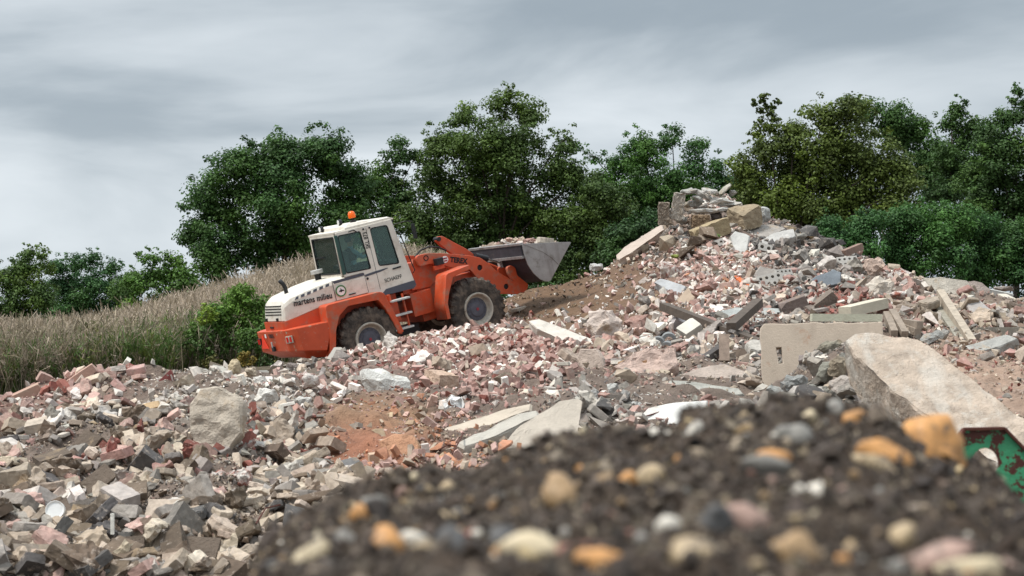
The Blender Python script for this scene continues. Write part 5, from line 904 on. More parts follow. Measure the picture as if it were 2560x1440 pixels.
    for x, y, lob, c, lab, sd, Yy in [(560, 800, [(545, 785, 42), (595, 755, 40), (625, 735, 28), (652, 760, 26), (590, 725, 16), (520, 815, 34), (525, 830, 40), (580, 840, 48), (630, 800, 44), (640, 850, 36), (560, 880, 30)], (.085, .165, .036), 'tall grass green bush behind the loader counterweight', 20, 56.5), (520, 770, [(518, 775, 20), (508, 800, 18), (530, 795, 20)], (.17, .25, .04), 'small yellow green bush left of the tall green bush', 21, 55.5),
                                   (220, 830, [(205, 830, 26), (240, 828, 26), (255, 850, 22), (225, 860, 26)], (.085, .095, .028), 'olive bush in the dry weeds on the left', 22, 60), (370, 905, [(350, 900, 30), (385, 910, 26), (340, 930, 24), (410, 890, 26), (375, 935, 24)], (.045, .105, .028), 'dark green low bush behind the near pile', 23, 57), (455, 880, [(440, 875, 34), (480, 880, 32), (460, 910, 26), (500, 905, 24)], (.06, .11, .03), 'dull green bush left of the ochre bush', 24, 58),
                                   (612, 895, [(612, 898, 20), (598, 905, 12), (628, 905, 13)], (.20, .16, .05), 'ochre bush in front of the counterweight', 25, 54), (530, 905, [(530, 902, 16), (545, 912, 12), (515, 910, 12)], (.11, .11, .035), 'olive tuft left of the ochre bush', 26, 54), (660, 905, [(655, 905, 16), (675, 912, 12)], (.05, .085, .025), 'small green bush under the counterweight', 27, 54), (695, 915, [(695, 915, 12), (710, 918, 9)], (.15, .14, .045), 'tiny yellowish tuft under the counterweight', 28, 53.5), (470, 830, [(470, 830, 26), (495, 860, 26), (450, 860, 22), (510, 885, 22)], (.07, .13, .033), 'mid green bush left below the tall green bush', 31, 55.5), (620, 860, [(620, 850, 30), (645, 830, 26), (600, 880, 24), (650, 870, 22)], (.06, .12, .03), 'green bush right behind the counterweight', 32, 55), (590, 850, [(600, 860, 26), (650, 880, 24), (570, 900, 22), (625, 870, 20)], (.07, .055, .03), 'brownish withered bush beside the counterweight', 29, 57), (1040, 620, [(1040, 615, 26), (1030, 635, 26), (1060, 640, 24), (1090, 650, 30)], (.06, .09, .028), 'light green bush seen between cab and lifting arm', 30, 84)]:
        tree('bush', lab, 'bush', Yy, lob, c, sd, leaf=.085, group='bushes among the weeds', cl=.28, trunk=True, twig=1.2, hi=(1.6, 1.5, 1.1))
    for x, lob, lab, sd in [(1320, [(1290, 726, 20), (1340, 722, 24), (1380, 715, 20), (1262, 742, 14)], 'low green bush seen under the loader bucket', 41), (1600, [(1560, 600, 50), (1620, 560, 40), (1520, 640, 45)], 'dark bush at the foot of the trees left of the high pile', 42)]:
        tree('bush', lab, 'bush', 62, lob, (.036, .078, .024), sd, leaf=.1, group='bushes behind the ramp', cl=.35)
def blades(name, label, cat, px, Y, h, w_, colf, seed, tufts=7, lean=.22):
    g = np.random.default_rng(seed); n = len(px); x = (px-1280)/FPX*Y; z = terrain(x, Y, False)-.05; b = np.stack([x, Y, z], 1)
    ang = g.uniform(0, np.pi, n); dx = np.stack([np.cos(ang), np.sin(ang), 0*ang], 1)*w_[:, None]*.5; ld = np.stack([g.normal(0, lean, n)+.06, g.normal(0, lean, n), np.ones(n)], 1)*h[:, None]
    m = b+ld*.55; t = b+ld*np.array([1.12, 1.12, 1]); V = np.stack([b-dx, b+dx, m+dx*.7, m-dx*.7, t+dx*.25, t-dx*.25], 1); F = np.array([[0, 1, 2, 3], [3, 2, 4, 5]])
    VV = [V.reshape(-1, 3)]; FF = [(F[None]+np.arange(n)[:, None, None]*6).reshape(-1, 4)]; c = colf(px, g, n); CCl = [np.repeat(c, 6, 0)]; off = n*6
    for k in range(tufts):
        f = g.uniform(.45, 1.0, n)[:, None]; p = b*(1-f)+(b+ld)*f; d = g.normal(size=(n, 3))*.6+np.array([0, 0, .75]); L_ = (h*g.uniform(.10, .22, n))[:, None]; sdv = g.normal(size=(n, 3)); sdv = np.cross(sdv, d); sdv /= np.linalg.norm(sdv, axis=1)[:, None]; q = p+d*L_
        ww = (.006+.009*g.random(n))[:, None]; V = np.stack([p-sdv*ww*.4, p+sdv*ww*.4, q+sdv*ww, q-sdv*ww], 1); VV.append(V.reshape(-1, 3)); FF.append(np.arange(n*4).reshape(n, 4)+off); off += n*4; CCl.append(np.repeat(c*g.uniform(.9, 1.2, (n, 1)), 4, 0))
    o = link(name, npmesh(name, np.concatenate(VV), np.concatenate(FF), np.concatenate(CCl)), M_grass); tag(o, label, cat, kind='stuff')
def weeds():
    g = np.random.default_rng(77)
    def straw(px, g, n):
        c = np.where(g.random(n)[:, None] < .72, np.array([[.41, .335, .255]]), np.array([[.28, .225, .15]])); return np.clip(c*(1+g.normal(0, .18, (n, 1))), .02, .7)
    def green(px, g, n): return np.clip(np.array([[.075, .13, .032]])*(1+g.normal(0, .25, (n, 1)))*np.where(g.random(n)[:, None] < .3, np.array([[1.8, 1.3, 1.1]]), 1), .01, .5)
    n = 33000; Y = g.uniform(56, 80, n); px = g.uniform(-700, 1130, n); slope = np.clip((px-250)/150, 0, 1); ok = g.random(n) < np.where(Y > 66, .98, .5+.45*(1-slope)); px, Y = px[ok], Y[ok]; n = len(px)
    blades('dry_weeds', 'tall dry straw coloured weeds covering the slope left of the loader', 'weeds', px, Y, g.uniform(.55, 1.25, n), g.uniform(.010, .022, n), straw, 5, tufts=12)
    n = 24000; Y = 52.6+11*g.random(n)**1.5; px = g.uniform(-700, 720, n); ok = ~((Y < 56) & (px > 420)); px, Y = px[ok], Y[ok]; n = len(px)
    def mixc(px, g, n):
        a = straw(px, g, n)*.8; b = green(px, g, n); m = (g.random(n) < .38+.45*np.clip((px-150)/200, 0, 1))[:, None]; return np.where(m, b, a)
    blades('green_weeds', 'green and brown weeds at the foot of the slope behind the near pile', 'weeds', px, Y, g.uniform(.5, 1.3, n), g.uniform(.012, .03, n), mixc, 6, tufts=9)
    n = 1100; Y = g.uniform(52.5, 57, n); px = g.uniform(-260, 520, n); ok = g.random(n) < np.clip((520-px)/330, 0, 1); px, Y = px[ok], Y[ok]; n = len(px); blades('tall_stalks', 'pale tall dry stalks at the far left behind the near pile', 'stalks', px, Y, g.uniform(1.0, 1.9, n), g.uniform(.012, .022, n), lambda p, g, n: np.clip(np.array([[.25, .205, .14]])*(1+g.normal(0, .2, (n, 1))), 0, .7), 7, tufts=6, lean=.1)

# ------------------------------------------------------------------ the wheel loader (local frame: x forward, y left, z up, origin on the ground under the rear axle)
def loader():
    RM = Matrix(LM.tolist()).to_4x4(); RM.translation = Vector(LO)
    root = empty('wheel_loader', M=RM); tag(root, 'orange and white wheel loader climbing the rubble with its bucket raised', 'wheel loader')
    FR = Matrix.Translation((1.35, 0, 0))@Matrix.Rotation(R_(4), 4, 'Z')        # front frame: a little articulated
    I4 = Matrix.Identity(4)
    def fin(name, bm, m, parent=root, F=I4, bev=0., smooth=False, label=None):
        if isinstance(bm, bpy.types.Mesh): me = bm
        else:
            bmesh.ops.recalc_face_normals(bm, faces=bm.faces)
            if bev: bmesh.ops.bevel(bm, geom=[e for e in bm.edges if e.is_manifold and e.calc_face_angle(0) > .5], offset=bev, segments=2, profile=.6, affect='EDGES', clamp_overlap=True)
            if smooth:
                for f in bm.faces: f.smooth = True
            me = b2m(name, bm)
        me.transform(F); me.update(); o = link(name, me, m, parent)
        if label: o['label'] = label
        return o
    def box(bm, x0, x1, y0, y1, z0, z1):
        vs = [bm.verts.new((x, y, z)) for x in (x0, x1) for y in (y0, y1) for z in (z0, z1)]
        for f in ((0, 1, 3, 2), (4, 6, 7, 5), (0, 4, 5, 1), (2, 3, 7, 6), (0, 2, 6, 4), (1, 5, 7, 3)): bm.faces.new([vs[i] for i in f])
    def boxes(*bs):
        bm = bmesh.new(); [box(bm, *b) for b in bs]; return bm
    def fillet(P, r, k=4):
        out = []; n = len(P)
        for i in range(n):
            p, a, b = Vector(P[i]), Vector(P[i-1]), Vector(P[(i+1) % n]); u = (a-p); v = (b-p); q = min(r, u.length*.45, v.length*.45); A = p+u.normalized()*q; B = p+v.normalized()*q
            for j in range(k+1): t = j/k; out.append(tuple((A*(1-t)+p*t)*(1-t)+(p*(1-t)+B*t)*t))
        return out
    def xz(loops, y0, th, bev=.004):
        me = curve_plate(loops, th, bev); me.transform(Matrix.Translation((0, y0, 0))@Matrix.Rotation(R_(90), 4, 'X')); return me
    def circ(x, z, r, n=20): return [(x+r*math.cos(6.2832*i/n), z+r*math.sin(6.2832*i/n)) for i in range(n)]
    def tube(bm, pts, r, k=8):
        prev = None
        for i, p in enumerate(pts):
            p = Vector(p); d = (Vector(pts[min(i+1, len(pts)-1)])-Vector(pts[max(i-1, 0)])).normalized(); x = d.cross(Vector((.2, .3, 1))).normalized(); y = d.cross(x); ring = [bm.verts.new(p+(x*math.cos(6.2832*q/k)+y*math.sin(6.2832*q/k))*r) for q in range(k)]
            if prev: [bm.faces.new((prev[q], prev[(q+1) % k], ring[(q+1) % k], ring[q])) for q in range(k)]
            else: bm.faces.new(ring[::-1])
            prev = ring
        bm.faces.new(prev); return bm
    def tubes(*L_):
        bm = bmesh.new(); [tube(bm, *t) for t in L_]; return bm
    def cyl(x, y, z, r, h, axis='Z', r2=None, n=20):
        bm = bmesh.new(); bmesh.ops.create_cone(bm, cap_ends=True, segments=n, radius1=r, radius2=r if r2 is None else r2, depth=h)
        M = {'Z': I4, 'Y': Matrix.Rotation(R_(90), 4, 'X'), 'X': Matrix.Rotation(R_(90), 4, 'Y')}[axis]; bmesh.ops.transform(bm, matrix=Matrix.Translation((x, y, z))@M, verts=bm.verts); return bm
    def text(body, size, M, m, parent, off=0., sx=1., name='lettering', sp=1., F=I4):
        cu = bpy.data.curves.new('t', 'FONT'); cu.body = body; cu.size = size; cu.extrude = .002; cu.offset = off; cu.align_x = 'CENTER'; cu.align_y = 'CENTER'; cu.space_character = sp; cu.resolution_u = 3
        t = bpy.data.objects.new('t', cu); me = bpy.data.meshes.new_from_object(t); bpy.data.objects.remove(t); me.materials.clear(); me.transform(F@M@Matrix.Diagonal((sx, 1, 1, 1))); o = link(name, me, m, parent); return o
    def side(x, y, z, rot=0): return Matrix.Translation((x, y, z))@Matrix.Rotation(R_(90), 4, 'X')@Matrix.Rotation(R_(rot), 4, 'Z')
    def rearM(x, y, z, rot=0): return Matrix.Translation((x, y, z))@Matrix(((0, 0, -1, 0), (-1, 0, 0, 0), (0, 1, 0, 0), (0, 0, 0, 1)))@Matrix.Rotation(R_(rot), 4, 'Z')
    # --- wheels
    def wheel(x, y, F, s):
        """s = -1 right side (outer face towards -y), +1 left"""
        bm = bmesh.new(); T = Matrix.Translation((x, y, RW)); W_ = .25
        prof = [(.36, -.23), (.42, -.255), (.52, -.272), (.62, -.268), (.70, -.245), (.735, -.20), (.742, -.1), (.742, .1), (.735, .20), (.70, .245), (.62, .268), (.52, .272), (.42, .255), (.36, .23)]
        lathe_bm(bm, prof, 64, T, True); n = 24
        for sd in (-1, 1):
            for i in range(n):
                a = 6.28318*(i+(.5 if sd > 0 else 0))/n; da = .085; vs = []
                for (yy, r0, r1, sh, hw) in ((.0, .73, .772, 0, .05), (.19, .72, .772, .09, .055), (.245, .67, .752, .12, .06), (.268, .61, .70, .135, .062)):
                    for (r, dd) in ((r0, -hw), (r1, -hw*.8), (r1, hw*.8), (r0, hw)): q = a+sh+dd*1.15; vs.append(bm.verts.new(T@Vector((r*math.cos(q), sd*yy*1.02, r*math.sin(q)))))
                for k in range(3):
                    for j in range(4): bm.faces.new((vs[k*4+j], vs[k*4+(j+1) % 4], vs[k*4+4+(j+1) % 4], vs[k*4+4+j]))
                bm.faces.new(vs[:4]); bm.faces.new(vs[-4:])
        wo = fin('wheel', bm, M_tyre, F=F)
        bm = bmesh.new(); lathe_bm(bm, [(.40, s*.255), (.395, s*.285), (.375, s*.290), (.355, s*.280), (.335, s*.24), (.325, s*.19), (.30, s*.155), (.26, s*.15), (.26, s*-.2), (.40, s*-.24)], 48, T, True); fin('rim', bm, M_rim, wo, F, smooth=False)
        bm = bmesh.new(); lathe_bm(bm, [(.275, s*.12), (.275, s*.165), (.20, s*.175), (.17, s*.20), (.12, s*.205), (.001, s*.205)], 36, T)
        for i in range(12): a = i*.5236; c = T@Vector((.235*math.cos(a), s*.18, .235*math.sin(a))); box(bm, c.x-.013, c.x+.013, c.y-.012, c.y+.012, c.z-.013, c.z+.013)
        fin('hub', bm, M_hub, wo, F); fin('hub_cap', cyl(x, y+s*.21, RW, .035, .02, 'Y'), M_red, wo, F)
    for F, x in ((I4, 0), (FR, 1.5)):
        for s in (-1, 1): wheel(x, s*.93, F, s)
    # --- rear body
    bm = bmesh.new(); secs = [(-1.80, .58, 1.66, 2.02, .16), (-1.755, .65, 1.645, 2.11, .16), (-1.52, .70, 1.675, 2.20, .0), (-.9, .775, 1.775, 2.31, 0), (-.5, .83, 1.815, 2.35, 0), (.34, .845, 1.815, 2.335, 0)]; rings = []
    for X, hw, zb, zt, tl in secs: rings.append([bm.verts.new((X+tl*(z-1.65), y, z)) for y, z in ((-hw, zb), (-hw, zt-.15), (-(hw-.03), zt-.06), (-(hw-.15), zt), (hw-.15, zt), (hw-.03, zt-.06), (hw, zt-.15), (hw, zb))])
    for A, B in zip(rings, rings[1:]):
        for i in range(8): bm.faces.new((A[i], A[(i+1) % 8], B[(i+1) % 8], B[i]))
    bm.faces.new(rings[0][::-1]); bm.faces.new(rings[-1]); hood = fin('engine_hood', bm, M_white, bev=.012)
    bm = bmesh.new(); rings = []
    for X, hw, zb, zt in [(-1.835, .60, 1.40, 1.655), (-1.78, .655, 1.38, 1.642), (-1.52, .705, 1.36, 1.67), (-.9, .78, 1.3, 1.77), (-.5, .835, 1.2, 1.81), (.62, .80, 1.2, 1.81)]: rings.append([bm.verts.new((X, y, z)) for y, z in ((-hw, zb), (-hw, zt), (hw, zt), (hw, zb))])
    for A, B in zip(rings, rings[1:]):
        for i in range(4): bm.faces.new((A[i], A[(i+1) % 4], B[(i+1) % 4], B[i]))
    bm.faces.new(rings[0][::-1]); bm.faces.new(rings[-1]); lower = fin('lower_body', bm, M_orange, bev=.01)
    bm = bmesh.new()
    for i in range(4):
        z = 1.80+.066*i; x = -1.797+.16*(z-1.65); box(bm, x-.012, x+.02, -.52+.02*0, .54, z, z+.022)
    fin('grille', bm, M_black, hood)
    for y in (.47, -.26): fin('rear_lamp', boxes((-1.83, -1.78, y-.04, y+.04, 1.665, 1.735)), M_dark, hood, bev=.006)
    fin('handle', boxes((-1.855, -1.83, .02, .24, 1.50, 1.54)), M_dark, lower, bev=.008)
    # side vents (slanted row), stripe, seam, panel handle
    bm = bmesh.new()
    for i in range(6):
        x = -1.40+.155*i; hw = .74+.10*(x+1.4)/.9; hw = -(.70+(x+1.52)*.12)-.004; z = 2.075+.115*(x+1.4)/.8; t_ = .055 if i == 0 else .03
        vs = [bm.verts.new(p) for p in ((x-.05, hw-.004, z), (x+.045, hw-.012, z+.012), (x+.065, hw-.005, z+.075), (x-(.0 if i == 0 else .03), hw+.003, z+.062))]; bm.faces.new(vs)
    fin('vent_slots', bm, M_grey, hood)
    P = [(-.50, 2.285), (.33, 2.295), (.335, 2.235), (-.45, 2.215)]
    fin('stripe', xz([P], -.853, .006, 0), M_grey, hood); fin('panel_seam', xz([[(-.50, 1.83), (-.49, 1.83), (-.49, 2.30), (-.50, 2.30)]], -.85, .012, 0), M_dark, hood)
    fin('panel_handle', xz([[(-.16, 1.87), (.02, 1.87), (.02, 1.895), (-.16, 1.895)]], -.856, .02, .003), M_dark, hood)
    em = fin('emblem', xz([circ(-.33, 2.02, .135, 32), circ(-.33, 2.02, .105, 32)], -.855, .008, 0), M_greenpr, hood)
    fin('emblem_disc', xz([circ(-.33, 2.02, .105, 32)], -.852, .006, 0), M_whitepr, em); fin('emblem_figure', xz([[(-.40, 1.995), (-.37, 2.03), (-.335, 2.045), (-.33, 2.09), (-.31, 2.05), (-.26, 2.03), (-.245, 1.995), (-.29, 2.01), (-.33, 1.985), (-.36, 2.01)]], -.857, .006, 0), M_black, em)
    text('martens milieu', .20, Matrix.Translation((0, 0, 0))@side(-1.03, -.778, 1.985, -2)@Matrix.Rotation(R_(-7), 4, 'Y'), M_black, hood, off=.0045, sx=.74, sp=1.06)
    fin('intake_cap', cyl(-.47, .02, 2.54, .15, .09), M_step, root, bev=.01, label='dusty round air intake cap on a short pipe'); fin('intake_pipe', cyl(-.47, .02, 2.42, .075, .18), M_dark, root)
    fin('exhaust_pipe', tubes(([(-1.34, 0, 2.16), (-1.34, 0, 2.36), (-1.37, 0, 2.46), (-1.44, 0, 2.56)], .05, 12)), M_dark, root, smooth=True)
    # --- counterweight
    plan = [(-1.95, 1.2), (-1.95, -.72), (-1.72, -1.2), (-.84, -1.22), (-.84, 1.22), (-1.72, 1.2)]
    plan = [(-1.95, .95), (-1.95, -.85), (-1.74, -1.2), (-.84, -1.22), (-.84, 1.22), (-1.74, 1.2)]
    bm = bmesh.new(); zt = [1.44, 1.47, 1.475, 1.43, 1.43, 1.44]; zb = [.95, .97, .93, .80, .80, .93]; a = [bm.verts.new((x, y, z)) for (x, y), z in zip(plan, zt)]; b = [bm.verts.new((x+(.30 if i == 3 or i == 4 else .05 if i in (2, 5) else .03)*(-1 if i in (3, 4) else 1), y, z)) for i, ((x, y), z) in enumerate(zip(plan, zb))]
    c = [bm.verts.new((x*.98+.05, y*.78, z)) for (x, y), z in zip([(-1.80, .9), (-1.80, -.85), (-1.60, -1.1), (-1.1, -1.1), (-1.1, 1.1), (-1.6, 1.1)], [.80, .80, .70, .62, .62, .70])]
    for i in range(6):
        j = (i+1) % 6; bm.faces.new((a[i], a[j], b[j], b[i])); bm.faces.new((b[i], b[j], c[j], c[i]))
    bm.faces.new(a[::-1]); bm.faces.new(c); cw = fin('counterweight', bm, M_orangeb, bev=.018)
    for y in (1.02-.15, -.98):
        rot = Matrix.Translation((-1.955, y, 1.20)) if y > 0 else Matrix.Translation((-1.895, y, 1.245))@Matrix.Rotation(R_(31), 4, 'Z')
        tl = fin('tail_light', boxes((-.012, .02, -.10, .10, -.085, .085)), M_dark if y > 0 else M_rim, cw, rot, bev=.008); fin('lens', boxes((-.022, -.010, -.075, -.02, -.06, .06), (-.022, -.010, .02, .075, -.06, .06)), M_redlamp, tl, rot, bev=.004)
    bm = bmesh.new(); vs = [bm.verts.new((-1.965, y, z)) for y, z in ((.62, 1.36), (.78, 1.04), (.36, 1.04))]; bm.faces.new(vs); e = bmesh.ops.extrude_face_region(bm, geom=bm.faces[:]); [setattr(v, 'co', v.co+Vector((.012, 0, 0))) for v in e['geom'] if isinstance(v, bmesh.types.BMVert)]; fin('warning_triangle', bm, M_tri, cw)
    text('TEREX', .12, rearM(-1.962, .0, 1.34, 2), M_black, cw, off=.003); fin('logo_square', boxes((-1.963, -1.955, .33, .42, 1.30, 1.39)), M_whitepr, cw); fin('tow_hook', boxes((-2.0, -1.95, -.10, .06, .98, 1.10)), M_dark, cw, bev=.01)
    fin('tow_pin', cyl(-1.99, -.02, 1.14, .02, .14), M_step, cw)
    # --- rear fenders
    for s in (-1, 1):
        out = [(-1.12, .62), (-.98, 1.25), (-.95, 1.78), (-.88, 1.815), (.46, 1.80), (.56, 1.74), (.83, .74), (.69, .72)]; inn = [(.62, 1.02), (.50, 1.38), (.37, 1.62), (-.40, 1.665), (-.66, 1.50), (-.82, 1.20), (-.90, .90), (-.98, .62)]
        fin('rear_fender', xz([fillet(out+inn, .04, 2)], s*.99, .50, .01), M_orange)
    # --- frame, axles, steps
    fin('rear_frame', boxes((-1.2, 1.12, -.45, .45, .62, 1.4), (.55, 1.10, -.62, .62, .95, 1.62)), M_orange, bev=.01); fin('axle', boxes((-.15, .15, -.75, .75, .6, .92), (-1.0, 1.2, -.3, .3, .45, .66)), M_dark, bev=.02); fin('axle', boxes((1.35, 1.65, -.75, .75, .6, .92)), M_dark, F=FR, bev=.02)  # long low dark box under the frame stands in for shade between wheels
    fin('articulation_joint', boxes((1.05, 1.65, -.3, .3, .55, .75)), M_dark); fin('articulation_joint', boxes((1.05, 1.65, -.3, .3, 1.35, 1.5)), M_dark)
    for x, z in ((.95, 1.49), (.92, 1.14), (.89, .81)): fin('step', boxes((x-.24, x+.24, -1.22, -.98, z-.02, z+.02)), M_step, bev=.006)
    fin('ladder_rail', boxes((.70, .76, -1.1, -.95, .74, 1.66), (1.08, 1.12, -1.02, -.96, .8, 1.6)), M_orange, bev=.006)
    # --- cab
    w1 = fillet([(-.085, 3.28), (.49, 3.26), (.55, 2.35), (-.085, 2.38)], .05); w2 = fillet([(.75, 3.27), (1.20, 3.25), (1.29, 2.30), (.76, 2.36)], .07)
    outc = fillet([(-.15, 2.30), (-.13, 3.36), (1.33, 3.36), (1.47, 2.40), (1.58, 1.70), (1.50, 1.64), (.33, 1.66), (.33, 2.30)], .03, 2); cab = None
    for s in (-1, 1):
        o = fin('cab', xz([outc, w1[::-1], w2[::-1]], s*.80, .06, .006), M_white) if s < 0 else fin('side_wall', xz([outc, w1[::-1], w2[::-1]], s*.80, .06, .006), M_white, cab)
        cab = cab or o
        for w_ in (w1, w2): fin('window', xz([w_], s*.798, .012, 0), M_glass, cab)
        for w_ in (w1, w2):
            c_ = Vector((sum(p[0] for p in w_)/len(w_), sum(p[1] for p in w_)/len(w_))); wi = [tuple(c_+(Vector(p)-c_)*.965) for p in w_]; wo_ = [tuple(c_+(Vector(p)-c_)*1.02) for p in w_]; fin('window_seal', xz([wo_, wi[::-1]], s*.815, .04, 0), M_black, cab)
    fr = [(-.77, -.77), (.77, -.77), (.77, .62), (-.77, .62)]
    def sheetM(x0, z0, x1, z1):  # plane spanned by y and the slanted line (x0,z0)->(x1,z1)
        u = Vector((x1-x0, 0, z1-z0)); L_ = u.length; u.normalize(); n = Vector((0, 1, 0)).cross(u); return Matrix(((0, u.x, n.x, x0), (1, u.y, n.y, 0), (0, u.z, n.z, z0), (0, 0, 0, 1))), L_
    M, L_ = sheetM(-.17, 2.33, -.14, 3.36); me = curve_plate([[(-.77, 0), (.77, 0), (.77, L_), (-.77, L_)], fillet([(-.74, .07), (.66, .07), (.66, L_-.09), (-.74, L_-.09)], .05)], .05, .004); fin('rear_wall', me, M_white, cab, M); fin('rear_window', curve_plate([fillet([(-.74, .07), (.66, .07), (.66, L_-.09), (-.74, L_-.09)], .05)], .01), M_glass, cab, M); fin('window_seal', curve_plate([fillet([(-.75, .06), (.67, .06), (.67, L_-.08), (-.75, L_-.08)], .05), fillet([(-.72, .09), (.64, .09), (.64, L_-.11), (-.72, L_-.11)], .05)], .07), M_black, cab, M)
    fin('rear_window_bar', boxes((-.19, -.165, .1, .66, 2.80, 2.83)), M_black, cab)
    M, L_ = sheetM(1.48, 2.32, 1.335, 3.34); me = curve_plate([[(-.77, 0), (.77, 0), (.77, L_), (-.77, L_)], fillet([(-.70, .06), (.70, .06), (.70, L_-.07), (-.70, L_-.07)], .06)], .05, .004); fin('front_frame_wall', me, M_white, cab, M); fin('windscreen', curve_plate([fillet([(-.70, .06), (.70, .06), (.70, L_-.07), (-.70, L_-.07)], .06)], .01), M_glass, cab, M)
    fin('front_wall', xz([[(1.52, 1.66), (1.57, 1.72), (1.485, 2.32), (1.44, 2.32)]], 0, 1.54, 0), M_white, cab)
    fin('floor', boxes((-.12, 1.45, -.76, .76, 2.0, 2.06)), M_inter, cab); fin('seat_console', boxes((-.12, .25, -.76, .76, 2.06, 2.34)), M_inter, cab); fin('corner_pillar', boxes((-.165, -.09, -.835, -.76, 2.36, 3.30)), M_pillar, cab, bev=.01)
    bm = bmesh.new(); A = [(.12, 3.365), (.15, 3.46), (.26, 3.50), (1.28, 3.44), (1.42, 3.37), (1.40, 3.345), (.13, 3.345)]; rr = []
    for y, k in ((-.80, 1), (-.74, 1.0), (.74, 1.0), (.80, 1)): rr.append([bm.verts.new((x, y, z if k == 1 and abs(y) < .79 else min(z, 3.42))) for x, z in A])
    for a_, b_ in zip(rr, rr[1:]):
        for i in range(7): bm.faces.new((a_[i], a_[(i+1) % 7], b_[(i+1) % 7], b_[i]))
    bm.faces.new(rr[0][::-1]); bm.faces.new(rr[-1]); roof = fin('roof', bm, M_white, bev=.012)
    fin('roof_edge', boxes((-.17, .14, -.81, .81, 3.335, 3.385)), M_white, roof, bev=.006)
    bc = fin('beacon', cyl(.68, -.10, 3.50, .075, .05), M_dark, roof, bev=.006); fin('beacon_stem', cyl(.68, -.10, 3.545, .02, .06), M_dark, bc)
    bm = bmesh.new(); lathe_bm(bm, [(.085, 0), (.092, .05), (.085, .11), (.06, .155), (.001, .17)], 20, Matrix.Translation((.68, -.10, 3.58))@Matrix.Rotation(R_(90), 4, 'X')); fin('beacon_lens', bm, M_beacon, bc, smooth=True)
    for x, y, z in ((.10, .55, 3.47), (.24, -.35, 3.56), (1.38, -.66, 3.30)):
        wl = fin('work_lamp', cyl(x, y, z, .07, .08, 'X'), M_dark, roof, bev=.008); fin('lamp_glass', cyl(x-.043, y, z, .058, .012, 'X'), M_whitepr, wl); fin('lamp_bracket', cyl(x+.02, y, z-.06, .015, .1), M_dark, wl)
    for s in (-1,):
        mi = fin('mirror', boxes((1.76, 1.79, -1.08, -.90, 2.78, 3.14)), M_dark, cab, bev=.01); fin('mirror_arm', tubes(([(1.36, -.80, 3.22), (1.60, -.98, 3.24), (1.775, -1.0, 3.20), (1.775, -1.0, 3.08)], .011, 6)), M_dark, mi)
    mi = fin('mirror', boxes((1.60, 1.63, .90, 1.06, 2.8, 3.14)), M_dark, cab, bev=.01)
    fin('grab_rail', tubes(([(1.40, -.86, 3.05), (1.44, -.90, 3.0), (1.60, -.90, 2.05), (1.57, -.84, 2.0)], .014, 6)), M_dark, cab)
    fin('door_seam', xz([[(.655, 1.82), (.665, 1.82), (.655, 3.30), (.645, 3.30)]], -.826, .012, 0), M_dark, cab); fin('door_seam', xz([[(.345, 1.83), (.355, 1.83), (.345, 2.28), (.335, 2.28)]], -.828, .014, 0), M_dark, cab)
    fin('door_handle', xz([fillet([(1.08, 2.19), (1.30, 2.20), (1.30, 2.235), (1.08, 2.225)], .01)], -.84, .03, .004), M_dark, cab); fin('stripe', xz([[(.36, 2.24), (.60, 2.26), (.95, 2.27), (.98, 2.255), (.75, 2.215), (.36, 2.19)]], -.833, .008, 0), M_grey, cab)
    fin('skirt', xz([[(.68, 1.655), (1.50, 1.635), (1.585, 1.70), (1.57, 1.82), (.80, 1.79), (.70, 1.72)]], -.835, .012, 0), M_grey, cab); fin('lock', xz([circ(.40, 2.14, .03, 12)], -.836, .014, 0), M_dark, cab); fin('access_panel', xz([fillet([(.40, 1.88), (.53, 1.88), (.53, 2.06), (.40, 2.06)], .015)], -.834, .01, .003), M_white, cab)
    fin('wiper', tubes(([(.20, -.835, 3.31), (.32, -.84, 3.33), (.40, -.835, 3.27)], .012, 6)), M_dark, cab); fin('hinge', boxes((.56, .60, -.845, -.825, 3.27, 3.31), (.72, .76, -.845, -.825, 3.27, 3.31)), M_dark, cab)
    text('SKL 873', .145, side(.60, -.834, 3.02, 90), M_black, cab, off=.002, sx=.82); text('SCHAEFF', .125, side(1.04, -.834, 1.985, 1), M_black, cab, off=.001, sx=.92)
    seat = fin('driver_seat', boxes((.22, .72, -.26, .26, 2.20, 2.34), (.17, .30, -.26, .26, 2.30, 2.86), (.28, .62, -.18, .18, 2.05, 2.22)), M_inter, cab, bev=.04)
    bm = bmesh.new(); T = Matrix.Translation((1.17, 0, 2.60))@Matrix.Rotation(R_(-62), 4, 'Y')@Matrix.Rotation(R_(90), 4, 'X'); lathe_bm(bm, [(.20+.014*math.cos(q*1.0472), .014*math.sin(q*1.0472)) for q in range(6)], 28, T, True); sw = fin('steering_wheel', bm, M_dark, cab)
    fin('steering_column', tubes(([(1.17, 0, 2.60), (1.30, 0, 2.30), (1.33, 0, 2.06)], .035, 8), ([(1.17, -.19, 2.60), (1.17, .19, 2.60)], .012, 6)), M_dark, sw); fin('dashboard', boxes((1.28, 1.44, -.45, .45, 2.28, 2.40)), M_inter, cab, bev=.02)
    # --- front frame, lift arms, bucket
    F = FR
    fin('front_frame', boxes((.08, .66, -.60, .60, .94, 1.50), (.4, 2.0, -.40, .40, .75, 1.62)), M_orange, F=F, bev=.012)
    tw = [(.24, 1.56), (.76, 1.53), (1.05, 1.72), (1.32, 1.86), (1.05, 2.05), (.80, 2.22), (.72, 2.25), (.44, 2.28), (.37, 1.79)]
    for s in (-1, 1): fin('mast_plate', xz([tw], s*.42, .05, .005), M_orange, F=F)
    fin('mast_cross_member', boxes((.40, .60, -.42, .42, 1.55, 2.2), (.05, .42, -.34, .34, 1.5, 1.95)), M_orange, F=F, bev=.01)
